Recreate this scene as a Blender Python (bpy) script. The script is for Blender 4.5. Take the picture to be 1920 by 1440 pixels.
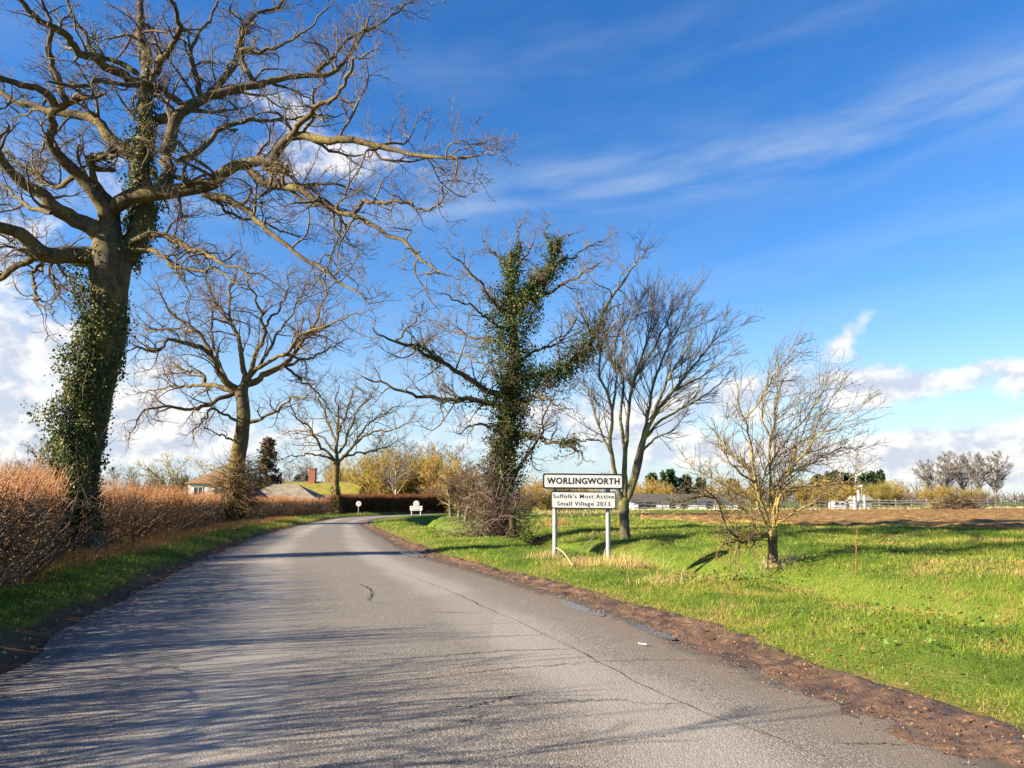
import bpy, math, random
import numpy as np
from mathutils import Vector

for o in list(bpy.data.objects):
    bpy.data.objects.remove(o)
scene = bpy.context.scene
COL = scene.collection
rad = math.radians
rng = np.random.default_rng(11)
random.seed(5)

# ------------------------------------------------------------------ camera
F = 1450.0            # focal length in pixels of the 1920 px wide photograph
CAMH = 1.6
PITCH = rad(8.55)
cam_d = bpy.data.cameras.new('camera')
cam_d.sensor_width = 36.0
cam_d.lens = 36.0 * F / 1920.0
cam_d.clip_end = 6000
cam_d.clip_start = 0.05
cam = bpy.data.objects.new('camera', cam_d)
cam.location = (0, 0, CAMH)
cam.rotation_euler = (rad(90) + PITCH, 0, 0)
COL.objects.link(cam)
scene.camera = cam

# ------------------------------------------------------------------ light
SUN_EL = rad(22.5)
SUN_BACK = rad(19)     # how far behind the camera plane the sun stands (it is on the left)
SDIR = Vector((-math.cos(SUN_BACK) * math.cos(SUN_EL), -math.sin(SUN_BACK) * math.cos(SUN_EL), math.sin(SUN_EL)))
sun_d = bpy.data.lights.new('sun', 'SUN')
sun_d.energy = 5.0
sun_d.angle = rad(0.53)
sun_d.color = (1.0, 0.87, 0.68)
sun = bpy.data.objects.new('sun', sun_d)
sun.rotation_euler = SDIR.to_track_quat('Z', 'Y').to_euler()
sun.location = (-30, -20, 30)
COL.objects.link(sun)

scene.view_settings.view_transform = 'Standard'
scene.view_settings.look = 'None'
scene.view_settings.exposure = 1.92
scene.view_settings.gamma = 1.0
scene.view_settings.use_curve_mapping = False
scene.cycles.max_bounces = 6
scene.cycles.transparent_max_bounces = 6
scene.cycles.use_denoising = True


def ray(px, py):
    u = (px - 960.0) / F
    v = (720.0 - py) / F
    return np.array([u, math.cos(PITCH) - v * math.sin(PITCH), math.sin(PITCH) + v * math.cos(PITCH)])


def P(px, py, Y):
    d = ray(px, py)
    return np.array([0, 0, CAMH]) + d * (Y / d[1])


def azel(px, py):
    d = ray(px, py)
    d = d / np.linalg.norm(d)
    return math.atan2(d[0], d[1]), math.asin(d[2])


class NT:
    """small helper to write node graphs"""
    def __init__(self, nt):
        self.nt = nt
        self.n = nt.nodes
        self.l = nt.links

    def new(self, t, **kw):
        nd = self.n.new(t)
        for k, v in kw.items():
            setattr(nd, k, v)
        return nd

    def put(self, sock, v):
        if isinstance(v, (int, float)):
            sock.default_value = v
        elif isinstance(v, (tuple, list)):
            if len(v) == 3 and len(sock.default_value) == 4:
                v = (*v, 1.0)
            sock.default_value = v
        else:
            self.l.new(v, sock)

    def m(self, op, a, b=None, c=None, clamp=False):
        nd = self.new('ShaderNodeMath', operation=op, use_clamp=clamp)
        self.put(nd.inputs[0], a)
        if b is not None:
            self.put(nd.inputs[1], b)
        if c is not None:
            self.put(nd.inputs[2], c)
        return nd.outputs[0]

    def vec(self, x, y, z):
        nd = self.new('ShaderNodeCombineXYZ')
        for i, v in enumerate((x, y, z)):
            self.put(nd.inputs[i], v)
        return nd.outputs[0]

    def noise(self, vec, scale, detail=4.0, rough=0.55, dist=0.0, out=0):
        nd = self.new('ShaderNodeTexNoise')
        if vec is not None:
            self.put(nd.inputs['Vector'], vec)
        nd.inputs['Scale'].default_value = scale
        nd.inputs['Detail'].default_value = detail
        nd.inputs['Roughness'].default_value = rough
        nd.inputs['Distortion'].default_value = dist
        return nd.outputs[out]

    def ramp(self, fac, stops, interp='LINEAR'):
        nd = self.new('ShaderNodeValToRGB')
        cr = nd.color_ramp
        cr.interpolation = interp
        while len(cr.elements) < len(stops):
            cr.elements.new(0.5)
        for e, (p, c) in zip(cr.elements, stops):
            e.position = p
            e.color = (*c, 1.0) if len(c) == 3 else c
        self.put(nd.inputs[0], fac)
        return nd.outputs[0]

    def mix(self, fac, a, b, mode='MIX'):
        nd = self.new('ShaderNodeMix', data_type='RGBA', blend_type=mode)
        self.put(nd.inputs[0], fac)
        self.put(nd.inputs[6], a)
        self.put(nd.inputs[7], b)
        return nd.outputs[2]

    def sstep(self, x, lo, hi):
        nd = self.new('ShaderNodeMapRange', interpolation_type='SMOOTHSTEP')
        self.put(nd.inputs[0], x)
        nd.inputs[1].default_value = lo
        nd.inputs[2].default_value = hi
        return nd.outputs[0]


# ------------------------------------------------------------------ world: sky with drifting cloud
world = bpy.data.worlds.new('World')
scene.world = world
world.use_nodes = True
W = NT(world.node_tree)
W.n.clear()
sky = W.new('ShaderNodeTexSky', sky_type='NISHITA', sun_disc=False)
sky.sun_elevation = SUN_EL
sky.sun_rotation = math.atan2(SDIR.x, SDIR.y)
sky.air_density = 1.0
sky.dust_density = 0.4
sky.ozone_density = 2.0
hsv = W.new('ShaderNodeHueSaturation')
hsv.inputs['Saturation'].default_value = 1.40
hsv.inputs['Value'].default_value = 1.0
hsv.inputs['Hue'].default_value = 0.512
W.l.new(sky.outputs[0], hsv.inputs['Color'])
skycol = hsv.outputs[0]
tc = W.new('ShaderNodeTexCoord')
sep = W.new('ShaderNodeSeparateXYZ')
W.l.new(tc.outputs['Generated'], sep.inputs[0])
X_, Y_, Z_ = sep.outputs
AZ = W.m('ARCTAN2', X_, Y_)
EL = W.m('ARCSINE', Z_)
warpn = W.noise(W.vec(AZ, W.m('MULTIPLY', EL, 1.6), 0.3), 7.0, 3.0, 0.5, out=1)
wsep = W.new('ShaderNodeSeparateColor')
W.l.new(warpn, wsep.inputs[0])
AZw = W.m('ADD', AZ, W.m('MULTIPLY', W.m('SUBTRACT', wsep.outputs[0], 0.5), 0.075))
ELw = W.m('ADD', EL, W.m('MULTIPLY', W.m('SUBTRACT', wsep.outputs[1], 0.5), 0.05))


def blob(px, py, rx, ry, amp, rot=0.0):
    a, e = azel(px, py)
    sx, sy = rx / F, ry / F
    da = W.m('SUBTRACT', AZw, a)
    de = W.m('SUBTRACT', ELw, e)
    c, s = math.cos(rot), math.sin(rot)
    u = W.m('DIVIDE', W.m('ADD', W.m('MULTIPLY', da, c), W.m('MULTIPLY', de, s)), sx)
    v = W.m('DIVIDE', W.m('SUBTRACT', W.m('MULTIPLY', de, c), W.m('MULTIPLY', da, s)), sy)
    q = W.m('ADD', W.m('MULTIPLY', u, u), W.m('MULTIPLY', v, v))
    return W.m('MULTIPLY', W.m('EXPONENT', W.m('MULTIPLY', q, -1.0)), amp)


def total(vals):
    s = vals[0]
    for v in vals[1:]:
        s = W.m('ADD', s, v)
    return s


cum = total([
    blob(30, 730, 140, 100, 0.82), blob(120, 640, 60, 36, 0.55), blob(200, 850, 240, 60, 0.66),
    blob(290, 740, 110, 80, 0.75), blob(60, 420, 120, 60, 0.62), blob(-60, 560, 120, 120, 0.6), blob(240, 330, 90, 60, 0.55),
    blob(480, 830, 260, 50, 0.6), blob(570, 290, 120, 70, 0.62), blob(730, 300, 110, 45, 0.5), blob(500, 180, 90, 60, 0.5),
    blob(930, 800, 140, 60, 0.72), blob(1180, 790, 160, 70, 0.85), blob(1430, 730, 150, 55, 0.85),
    blob(1600, 612, 75, 24, 0.60, 0.62), blob(1560, 648, 45, 26, 0.50), blob(1720, 610, 30, 12, 0.42),
    blob(1635, 715, 80, 32, 0.95), blob(1770, 708, 75, 28, 0.85, 0.2), blob(1900, 715, 50, 32, 0.9), blob(1640, 755, 90, 20, 0.6),
    blob(1600, 852, 260, 34, 0.85), blob(1810, 850, 130, 30, 0.92), blob(1400, 850, 200, 34, 0.85), blob(1850, 900, 160, 22, 0.7), blob(2150, 800, 200, 60, 0.8),
    blob(-500, 700, 320, 120, 0.85), blob(2700, 760, 320, 70, 0.8),
])
cn = W.noise(W.vec(AZ, W.m('MULTIPLY', EL, 1.5), 1.7), 19.0, 10.0, 0.60)
cn2 = W.noise(W.vec(W.m('SUBTRACT', AZ, 0.016), W.m('MULTIPLY', W.m('ADD', EL, 0.013), 1.5), 1.7), 19.0, 10.0, 0.60)
dens = W.sstep(W.m('ADD', cum, W.m('MULTIPLY', W.m('SUBTRACT', cn, 0.5), 1.7)), 0.38, 0.98)
dens = W.m('MULTIPLY', dens, 0.90)
shade = W.sstep(W.m('ADD', W.m('MULTIPLY', W.m('SUBTRACT', cn, cn2), 5.0), W.m('MULTIPLY', EL, 0.5)), -0.55, 0.5)
ccol = W.mix(shade, (2.9, 3.15, 3.7), (4.6, 4.5, 4.4))
# thin high streaks
a0, e0 = azel(880, 375)
a1, e1 = azel(1900, 160)
sl = (e1 - e0) / (a1 - a0)
across = W.m('SUBTRACT', W.m('SUBTRACT', EL, e0), W.m('MULTIPLY', W.m('SUBTRACT', AZ, a0), sl))
sn = W.noise(W.vec(W.m('MULTIPLY', AZ, 2.2), W.m('MULTIPLY', across, 11.0), 4.0), 2.0, 6.0, 0.55, 0.3)
bend = W.m('MULTIPLY', W.m('SUBTRACT', W.noise(W.vec(AZ, 2.0, 9.0), 3.5, 2.0), 0.5), 0.06)
acr = W.m('ADD', across, bend)


def band(c, w, amp):
    q = W.m('DIVIDE', W.m('SUBTRACT', acr, c), w)
    return W.m('MULTIPLY', W.m('EXPONENT', W.m('MULTIPLY', W.m('MULTIPLY', q, q), -1.0)), amp)


cir = total([band(0.004, 0.042, 0.60), band(0.15, 0.05, 0.17), band(-0.13, 0.045, 0.20), band(-0.20, 0.02, 0.12), band(0.30, 0.06, 0.08)])
cir = W.m('MULTIPLY', cir, W.sstep(sn, 0.28, 0.80))
low = W.m('MULTIPLY', W.sstep(EL, 0.26, 0.0), 0.66)
c1 = W.mix(cir, skycol, (2.6, 3.1, 3.8))
c1 = W.mix(low, c1, (2.35, 2.95, 4.15))
c2 = W.mix(dens, c1, ccol)
bg = W.new('ShaderNodeBackground')
W.l.new(c2, bg.inputs['Color'])
bg.inputs['Strength'].default_value = 0.060
wo = W.new('ShaderNodeOutputWorld')
W.l.new(bg.outputs[0], wo.inputs['Surface'])


# ------------------------------------------------------------------ numeric helpers
def hash2(ix, iy, s):
    h = (ix.astype(np.int64) * 374761393 + iy.astype(np.int64) * 668265263 + s * 69069) & 0x7fffffff
    h = ((h ^ (h >> 13)) * 1274126177) & 0x7fffffff
    return ((h ^ (h >> 16)) & 0xffff) / 65535.0


def vnoise(x, y, s=0):
    ix, iy = np.floor(x), np.floor(y)
    fx, fy = x - ix, y - iy
    fx, fy = fx * fx * (3 - 2 * fx), fy * fy * (3 - 2 * fy)
    ix, iy = ix.astype(np.int64), iy.astype(np.int64)
    a, b = hash2(ix, iy, s), hash2(ix + 1, iy, s)
    c, d = hash2(ix, iy + 1, s), hash2(ix + 1, iy + 1, s)
    return (a * (1 - fx) + b * fx) * (1 - fy) + (c * (1 - fx) + d * fx) * fy


def fbm(x, y, s=0, o=4):
    r, a, t = 0, 1.0, 0
    for k in range(o):
        r = r + a * vnoise(x * 2 ** k, y * 2 ** k, s + k)
        t += a
        a *= 0.5
    return r / t


def nrm(v):
    return v / np.maximum(np.linalg.norm(v, axis=-1, keepdims=True), 1e-9)


def catmull(pts, M):
    pts = np.asarray(pts, float)
    if len(pts) == 2:
        t = np.linspace(0, 1, M)[:, None]
        return pts[0] * (1 - t) + pts[1] * t
    p = np.vstack([2 * pts[0] - pts[1], pts, 2 * pts[-1] - pts[-2]])
    out = []
    for i in range(1, len(p) - 2):
        for t in np.linspace(0, 1, 12, endpoint=False):
            out.append(0.5 * ((2 * p[i]) + (-p[i - 1] + p[i + 1]) * t + (2 * p[i - 1] - 5 * p[i] + 4 * p[i + 1] - p[i + 2]) * t * t
                              + (-p[i - 1] + 3 * p[i] - 3 * p[i + 1] + p[i + 2]) * t ** 3))
    out.append(pts[-1])
    out = np.array(out)
    return resample(out, M)


def resample(pl, M):
    s = np.r_[0, np.cumsum(np.linalg.norm(np.diff(pl, axis=0), axis=1))]
    t = np.linspace(0, s[-1], M)
    return np.stack([np.interp(t, s, pl[:, k]) for k in range(pl.shape[1])], 1)


class Geo:
    def __init__(self):
        self.V, self.F, self.C, self.n = [], [], [], 0

    def add(self, V, Fs, C=None):
        V = np.asarray(V, np.float32)
        self.V.append(V)
        if not isinstance(Fs, list):
            Fs = [Fs]
        for f in Fs:
            self.F.append(np.asarray(f, np.int64) + self.n)
        if C is None:
            C = np.ones((len(V), 3), np.float32) * 0.5
        self.C.append(np.broadcast_to(np.asarray(C, np.float32), (len(V), 3)))
        self.n += len(V)

    def mesh(self, name, mat, base=(0, 0, 0), smooth=True):
        V = np.vstack(self.V) - np.asarray(base, np.float32)
        C = np.vstack(self.C)
        me = bpy.data.meshes.new(name)
        me.vertices.add(len(V))
        me.vertices.foreach_set('co', V.astype(np.float32).ravel())
        loops = np.concatenate([f.ravel() for f in self.F])
        cnt = np.concatenate([np.full(len(f), f.shape[1]) for f in self.F])
        st = np.r_[0, np.cumsum(cnt)[:-1]]
        me.loops.add(len(loops))
        me.loops.foreach_set('vertex_index', loops.astype(np.int32))
        me.polygons.add(len(cnt))
        me.polygons.foreach_set('loop_start', st.astype(np.int32))
        me.polygons.foreach_set('loop_total', cnt.astype(np.int32))
        me.polygons.foreach_set('use_smooth', np.full(len(cnt), bool(smooth)))
        me.update(calc_edges=True)
        at = me.color_attributes.new('Col', 'FLOAT_COLOR', 'POINT')
        at.data.foreach_set('color', np.hstack([C, np.ones((len(C), 1), np.float32)]).astype(np.float32).ravel())
        me.materials.append(mat)
        return me


def link(name, me, parent=None, loc=None, kind=None):
    o = bpy.data.objects.new(name, me)
    COL.objects.link(o)
    if parent is not None:
        o.parent = parent
    if loc is not None:
        o.location = loc
    if kind:
        o['kind'] = kind
    return o


def tag(o, label, cat, group=None):
    o['label'] = label
    o['category'] = cat
    if group:
        o['group'] = group
    return o


def thing(name, label, cat, loc=(0, 0, 0), rz=0.0, group=None):
    o = link(name, None, loc=loc)
    o.empty_display_size = 0.2
    o.rotation_euler = (0, 0, rz)
    return tag(o, label, cat, group)


def copy_thing(root, loc, rz=0.0, sc=1.0, label=None, group=None):
    r = root.copy()
    COL.objects.link(r)
    r.location = loc
    r.rotation_euler = (0, 0, rz)
    r.scale = (sc, sc, sc) if not isinstance(sc, tuple) else sc
    if label:
        r['label'] = label
    if group:
        r['group'] = group
    for ch in list(root.children):
        c = ch.copy()
        COL.objects.link(c)
        c.parent = r
        for g in list(ch.children):
            d = g.copy()
            COL.objects.link(d)
            d.parent = c
    return r


def tubes(g, pts, r, sides=3, col=None):
    """pts (N,M,3), r (N,M)"""
    N, M, _ = pts.shape
    t = np.empty_like(pts)
    t[:, 1:-1] = pts[:, 2:] - pts[:, :-2]
    t[:, 0] = pts[:, 1] - pts[:, 0]
    t[:, -1] = pts[:, -1] - pts[:, -2]
    t = nrm(t)
    mean = nrm(pts[:, -1] - pts[:, 0])
    ref = np.where(np.abs(mean[:, 2:3]) < 0.8, np.array([[0, 0, 1.0]]), np.array([[1.0, 0, 0]]))[:, None, :]
    u = nrm(np.cross(t, np.broadcast_to(ref, t.shape)))
    w = np.cross(t, u)
    a = np.arange(sides) * 2 * np.pi / sides
    V = pts[:, :, None, :] + r[:, :, None, None] * (u[:, :, None, :] * np.cos(a)[None, None, :, None] + w[:, :, None, :] * np.sin(a)[None, None, :, None])
    idx = np.arange(N * M * sides).reshape(N, M, sides)
    A = idx[:, :-1]
    B = idx[:, 1:]
    Fq = np.stack([A, np.roll(A, -1, 2), np.roll(B, -1, 2), B], -1).reshape(-1, 4)
    C = None
    if col is not None:
        C = np.repeat(np.asarray(col, np.float32).reshape(N, 1, 3), M * sides, 1).reshape(-1, 3)
    g.add(V.reshape(-1, 3), Fq, C)


def walk(start, d0, L, r0, r1, M, gnarl, trop, tw):
    N = len(start)
    pts = np.zeros((N, M, 3))
    pts[:, 0] = start
    d = nrm(d0)
    k = np.zeros((N, 3))
    step = (L / (M - 1))[:, None]
    for j in range(1, M):
        k = 0.35 * k + gnarl * rng.normal(size=(N, 3))
        d = nrm(d + k + tw * trop)
        pts[:, j] = pts[:, j - 1] + d * step
    s = np.linspace(0, 1, M)[None, :]
    r = r0[:, None] * (1 - s) + np.broadcast_to(r1, (N,))[:, None] * s
    return pts, r


def grow(Pp, R, L, spacing, t0, ang, ratio, lim, gnarl, trop, tw, M, rmul, rtip, rmax=1.0, t1=1.0, endfork=0):
    N, Mp, _ = Pp.shape
    n = np.maximum(0, np.round(L * (t1 - t0) / spacing + rng.uniform(-0.5, 0.5, N))).astype(int)
    idx = np.repeat(np.arange(N), n)
    t = t0 + (t1 - t0) * rng.uniform(0, 1, len(idx))
    if endfork:
        idx = np.r_[idx, np.repeat(np.arange(N), endfork)]
        t = np.r_[t, np.full(N * endfork, 0.985)]
    isend = t > 0.98
    f = np.clip(t, 0, 0.999) * (Mp - 1)
    k = f.astype(int)
    w = (f - k)[:, None]
    pos = Pp[idx, k] * (1 - w) + Pp[idx, k + 1] * w
    tan = nrm(Pp[idx, k + 1] - Pp[idx, k])
    rr = R[idx, k] * (1 - w[:, 0]) + R[idx, k + 1] * w[:, 0]
    pr = nrm(np.cross(tan, rng.normal(size=tan.shape)))
    a = np.where(isend, rng.uniform(10, 40, len(idx)), rng.uniform(ang[0], ang[1], len(idx))) * math.pi / 180
    d = tan * np.cos(a)[:, None] + pr * np.sin(a)[:, None]
    d = nrm(d + np.asarray(trop) * tw * 2.0)
    ln = np.clip(ratio * L[idx] * (1 - 0.5 * t) * rng.uniform(0.55, 1.25, len(idx)), lim[0], lim[1])
    ln = np.where(isend, ln * 0.55, ln)
    r0 = np.clip(rr * rmul, rtip, rmax)
    pts, r = walk(pos, d, ln, r0, rtip, M, gnarl, np.asarray(trop), tw)
    return pts, r, ln


# ------------------------------------------------------------------ materials
def material(name):
    m = bpy.data.materials.new(name)
    m.use_nodes = True
    n = NT(m.node_tree)
    bsdf = m.node_tree.nodes['Principled BSDF']
    return m, n, bsdf


def coords(n, kind='Object'):
    return n.new('ShaderNodeTexCoord').outputs[kind]


def bump(n, bsdf, h, strength=0.5, dist=0.02):
    b = n.new('ShaderNodeBump')
    b.inputs['Strength'].default_value = strength
    b.inputs['Distance'].default_value = dist
    n.put(b.inputs['Height'], h)
    n.l.new(b.outputs[0], bsdf.inputs['Normal'])


def simple(name, ca, cb, scale=8.0, rough=0.8, bs=0.3, bd=0.01, metallic=0.0, detail=5.0, stretch=None):
    m, n, b = material(name)
    co = coords(n)
    if stretch:
        mp = n.new('ShaderNodeMapping')
        mp.inputs['Scale'].default_value = stretch
        n.l.new(co, mp.inputs[0])
        co = mp.outputs[0]
    f = n.noise(co, scale, detail, 0.6)
    c = n.ramp(f, [(0.3, ca), (0.7, cb)])
    n.put(b.inputs['Base Color'], c)
    b.inputs['Roughness'].default_value = rough
    b.inputs['Metallic'].default_value = metallic
    b.inputs['Specular IOR Level'].default_value = 0.3
    if bs:
        bump(n, b, f, bs, bd)
    return m


def vcol(name, rough=0.7, trans=0.35, var=0.25, spec=0.3):
    """coloured leaf / blade material: colour of each leaf comes from its own attribute"""
    m, n, b = material(name)
    at = n.new('ShaderNodeVertexColor', layer_name='Col')
    c = at.outputs[0]
    b.inputs['Roughness'].default_value = rough
    b.inputs['Specular IOR Level'].default_value = spec
    n.put(b.inputs['Base Color'], c)
    if trans:
        tr = n.new('ShaderNodeBsdfTranslucent')
        n.put(tr.inputs['Color'], c)
        mx = n.new('ShaderNodeMixShader')
        mx.inputs[0].default_value = trans
        n.l.new(b.outputs[0], mx.inputs[1])
        n.l.new(tr.outputs[0], mx.inputs[2])
        n.l.new(mx.outputs[0], m.node_tree.nodes['Material Output'].inputs[0])
    return m


def bark(name, dark, mid, moss, mossamt=0.5, scale=6.0, bd=0.03):
    m, n, b = material(name)
    co = coords(n)
    mp = n.new('ShaderNodeMapping')
    mp.inputs['Scale'].default_value = (1.0, 1.0, 0.28)
    n.l.new(co, mp.inputs[0])
    ridg = n.noise(mp.outputs[0], scale * 2.2, 6.0, 0.65, 0.6)
    big = n.noise(co, scale * 0.25, 4.0, 0.6)
    fine = n.noise(co, scale * 5.0, 4.0, 0.6)
    c = n.ramp(ridg, [(0.34, dark), (0.62, mid)])
    mk = n.sstep(n.m('ADD', n.m('MULTIPLY', big, 0.7), n.m('MULTIPLY', fine, 0.4)), 0.62 - 0.25 * mossamt, 0.86 - 0.25 * mossamt)
    c = n.mix(mk, c, moss)
    n.put(b.inputs['Base Color'], c)
    b.inputs['Roughness'].default_value = 0.9
    b.inputs['Specular IOR Level'].default_value = 0.15
    bump(n, b, ridg, 0.8, bd)
    return m


M_oak = bark('oak_bark', (0.025, 0.019, 0.014), (0.125, 0.096, 0.062), (0.16, 0.128, 0.04), 0.52, 6.0, 0.06)
M_oak2 = bark('mossy_oak_bark', (0.026, 0.019, 0.013), (0.125, 0.092, 0.052), (0.17, 0.13, 0.035), 0.6, 5.0, 0.06)
M_oakdark = bark('dark_oak_bark', (0.030, 0.024, 0.020), (0.10, 0.08, 0.06), (0.15, 0.135, 0.05), 0.3)
M_twig = bark('oak_twig_bark', (0.05, 0.037, 0.027), (0.165, 0.125, 0.088), (0.17, 0.13, 0.05), 0.5, 3.0, 0.003)
M_twig2 = bark('brown_twig_bark', (0.055, 0.036, 0.025), (0.18, 0.12, 0.078), (0.17, 0.12, 0.05), 0.4, 2.0, 0.003)
M_stem = bark('smooth_grey_bark', (0.05, 0.043, 0.034), (0.17, 0.145, 0.11), (0.24, 0.205, 0.05), 0.65)
M_stemtw = bark('grey_brown_twig_bark', (0.075, 0.056, 0.048), (0.21, 0.165, 0.14), (0.20, 0.17, 0.07), 0.45, 2.0, 0.003)
M_haw = bark('yellow_lichen_bark', (0.06, 0.045, 0.03), (0.17, 0.135, 0.085), (0.36, 0.27, 0.045), 0.62, 9.0, 0.01)
M_hawtw = bark('hawthorn_twig_bark', (0.075, 0.058, 0.042), (0.20, 0.155, 0.105), (0.28, 0.21, 0.06), 0.25, 3.0, 0.003)
M_pale = bark('pale_trunk_bark', (0.20, 0.17, 0.11), (0.42, 0.36, 0.25), (0.40, 0.33, 0.13), 0.5)
M_ochre = bark('ochre_twig_bark', (0.17, 0.105, 0.03), (0.40, 0.27, 0.075), (0.38, 0.29, 0.05), 0.5, 1.0, 0.003)
M_olive = bark('olive_twig_bark', (0.13, 0.10, 0.03), (0.31, 0.25, 0.07), (0.30, 0.27, 0.05), 0.5, 1.0, 0.003)
M_epi = bark('sprouting_twig_bark', (0.10, 0.062, 0.034), (0.28, 0.18, 0.085), (0.26, 0.19, 0.06), 0.4, 2.0, 0.003)
M_greytw = bark('grey_twig_bark', (0.085, 0.072, 0.064), (0.22, 0.19, 0.165), (0.19, 0.165, 0.10), 0.3, 1.0, 0.003)
M_leaf = vcol('leaf', 0.55, 0.22, spec=0.28)
M_grass = vcol('grass_blade', 0.6, 0.42, spec=0.25)
M_dry = vcol('dry_stem', 0.8, 0.3, spec=0.15)
M_hedge = vcol('hedge_twig', 0.8, 0.35, spec=0.15)
M_shoot = vcol('hedge_shoot', 0.6, 0.15, spec=0.3)

# ------------------------------------------------------------------ road lines
def ground_px(px, py, z=0.0):
    d = ray(px, py)
    k = (z - CAMH) / d[2]
    return (d[0] * k, d[1] * k)


Lpx = [(0, 1275), (110, 1192), (240, 1120), (400, 1042), (500, 1002), (560, 986)]
Rpx = [(1913, 1395), (1780, 1345), (1613, 1296), (1500, 1258), (1380, 1213), (1250, 1165), (1050, 1106), (900, 1067), (790, 1034), (725, 1003)]
Ledge = [(-2.2, -26), (-3.0, -10), (-3.75, 1.0)] + [ground_px(*p) for p in Lpx] + [(-14.4, 58), (-15.4, 66), (-15.3, 74), (-13.6, 82), (-10.7, 90.5), (-6, 97), (2, 103), (14, 108), (40, 114)]
Redge = [(5.2, -26), (4.6, -10), (3.95, 1.0)] + [ground_px(*p) for p in Rpx] + [(-9.0, 49), (-10.6, 58), (-11.2, 66), (-10.9, 73), (-9.3, 80.5), (-6.2, 87), (-1, 93), (6, 98), (16, 102.5), (41, 108.5)]
LE = catmull([(*p, 0) for p in Ledge], 520)[:, :2]
RE = catmull([(*p, 0) for p in Redge], 520)[:, :2]


def sdist(x, y, pl):
    """distance to the polyline, positive on its right hand side"""
    a, b = pl[:-1], pl[1:]
    ab = b - a
    l2 = (ab ** 2).sum(1)
    out = np.empty(len(x))
    for c in range(0, len(x), 20000):
        px, py = x[c:c + 20000, None], y[c:c + 20000, None]
        t = np.clip(((px - a[:, 0]) * ab[:, 0] + (py - a[:, 1]) * ab[:, 1]) / l2, 0, 1)
        qx, qy = a[:, 0] + t * ab[:, 0] - px, a[:, 1] + t * ab[:, 1] - py
        d2 = qx * qx + qy * qy
        k = d2.argmin(1)
        i = np.arange(len(k))
        cr = ab[k, 0] * (-qy[i, k]) - ab[k, 1] * (-qx[i, k])
        out[c:c + 20000] = np.sqrt(d2[i, k]) * np.where(cr < 0, 1, -1)
    return out


REc, LEc = RE[::2], LE[::2]


def dists(x, y):
    x, y = np.asarray(x, float).ravel(), np.asarray(y, float).ravel()
    return sdist(x, y, REc), -sdist(x, y, LEc)     # outside right, outside left (positive outside)


def height(x, y, dr=None, dl=None):
    x, y = np.asarray(x, float).ravel(), np.asarray(y, float).ravel()
    if dr is None:
        dr, dl = dists(x, y)
    wob = (fbm(x * 0.35, y * 0.35, 3, 3) - 0.5)
    dep = np.interp(y, [0, 9, 15, 19, 25, 31, 35, 40, 60, 85, 120], [0.36, 0.48, 0.75, 1.1, 0.95, 0.4, 0.4, 1.0, 1.05, 0.6, 0.0])
    d = np.maximum(dr, 0) + wob * 0.9 * np.clip(dr - 1, 0, 1)
    zr = np.interp(d, [0, 0.15, 0.5, 1.1, 2.5, 3.1, 6.0, 7.5, 9.5], [0.02, 0.05, 0.11, 0.16, 0.19, 0.15, 0.18, 0.30, 0.40])
    steep = np.interp(y, [0, 12, 18, 60], [1.8, 1.5, 1.0, 0.9])
    c = np.interp(y, [0, 12, 18, 34, 40, 60], [5.4, 5.1, 4.55, 4.6, 3.9, 3.6])
    q = (d - c)
    wl = np.where(q < 0, 0.75 * steep, 1.0 * steep)
    zr = zr - dep * np.exp(-np.abs(q / wl) ** 2.4)
    zr = zr + 0.0032 * np.clip(d - 9.5, 0, 110)
    tus = (fbm(x * 1.7, y * 1.7, 9, 3) - 0.5) * 0.13 + (fbm(x * 0.5, y * 0.5, 19, 2) - 0.5) * 0.26
    zr = zr + tus * np.clip((d - 0.6) / 1.5, 0, 1)
    d2 = np.maximum(dl, 0)
    zl = np.interp(d2, [0, 0.3, 0.7, 1.4, 4.0, 30], [-0.03, 0.0, 0.12, 0.20, 0.22, 0.25])
    zl = zl + tus * 0.7 * np.clip((d2 - 0.4) / 1.0, 0, 1)
    zin = -0.10 + 0.08 * np.clip(1 - np.minimum(-dr, -dl) / 0.35, 0, 1)
    z = np.where(dr > 0, zr, np.where(dl > 0, zl, zin))
    return z


def hz(x, y):
    return float(height([x], [y])[0])


def G(px, py):
    """point where the pixel's ray meets the terrain"""
    d = ray(px, py)
    ys = np.r_[np.arange(3, 60, 0.1), np.arange(60, 200, 0.5)]
    k = ys / d[1]
    z = CAMH + d[2] * k
    h = height(d[0] * k, ys)
    i = np.argmax(z <= h)
    if z[i] > h[i]:
        i = len(ys) - 1
    return np.array([d[0] * k[i], ys[i], h[i]])


def axis(pts):
    out = []
    for (a, b, s) in pts:
        out.append(np.arange(a, b, s))
    return np.unique(np.concatenate(out))


gx = np.r_[-2500, -1200, -600, -350, axis([(-220, -60, 14), (-60, -20, 2.5), (-20, -5, 0.4), (-5, 20, 0.25), (20, 60, 1.3), (60, 140, 6), (140, 260, 16)]), 350, 600, 1200, 2500]
gy = np.r_[axis([(-60, 2, 3.0), (2, 36, 0.25), (36, 60, 0.5), (60, 112, 1.0), (112, 200, 8), (200, 400, 30)]), 600, 1000, 1800, 3500]
GX, GY = np.meshgrid(gx, gy)
gdr, gdl = dists(GX, GY)
GZ = height(GX, GY, gdr, gdl)
g = Geo()
idx = np.arange(GX.size).reshape(GX.shape)
Fq = np.stack([idx[:-1, :-1], idx[:-1, 1:], idx[1:, 1:], idx[1:, :-1]], -1).reshape(-1, 4)
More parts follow.
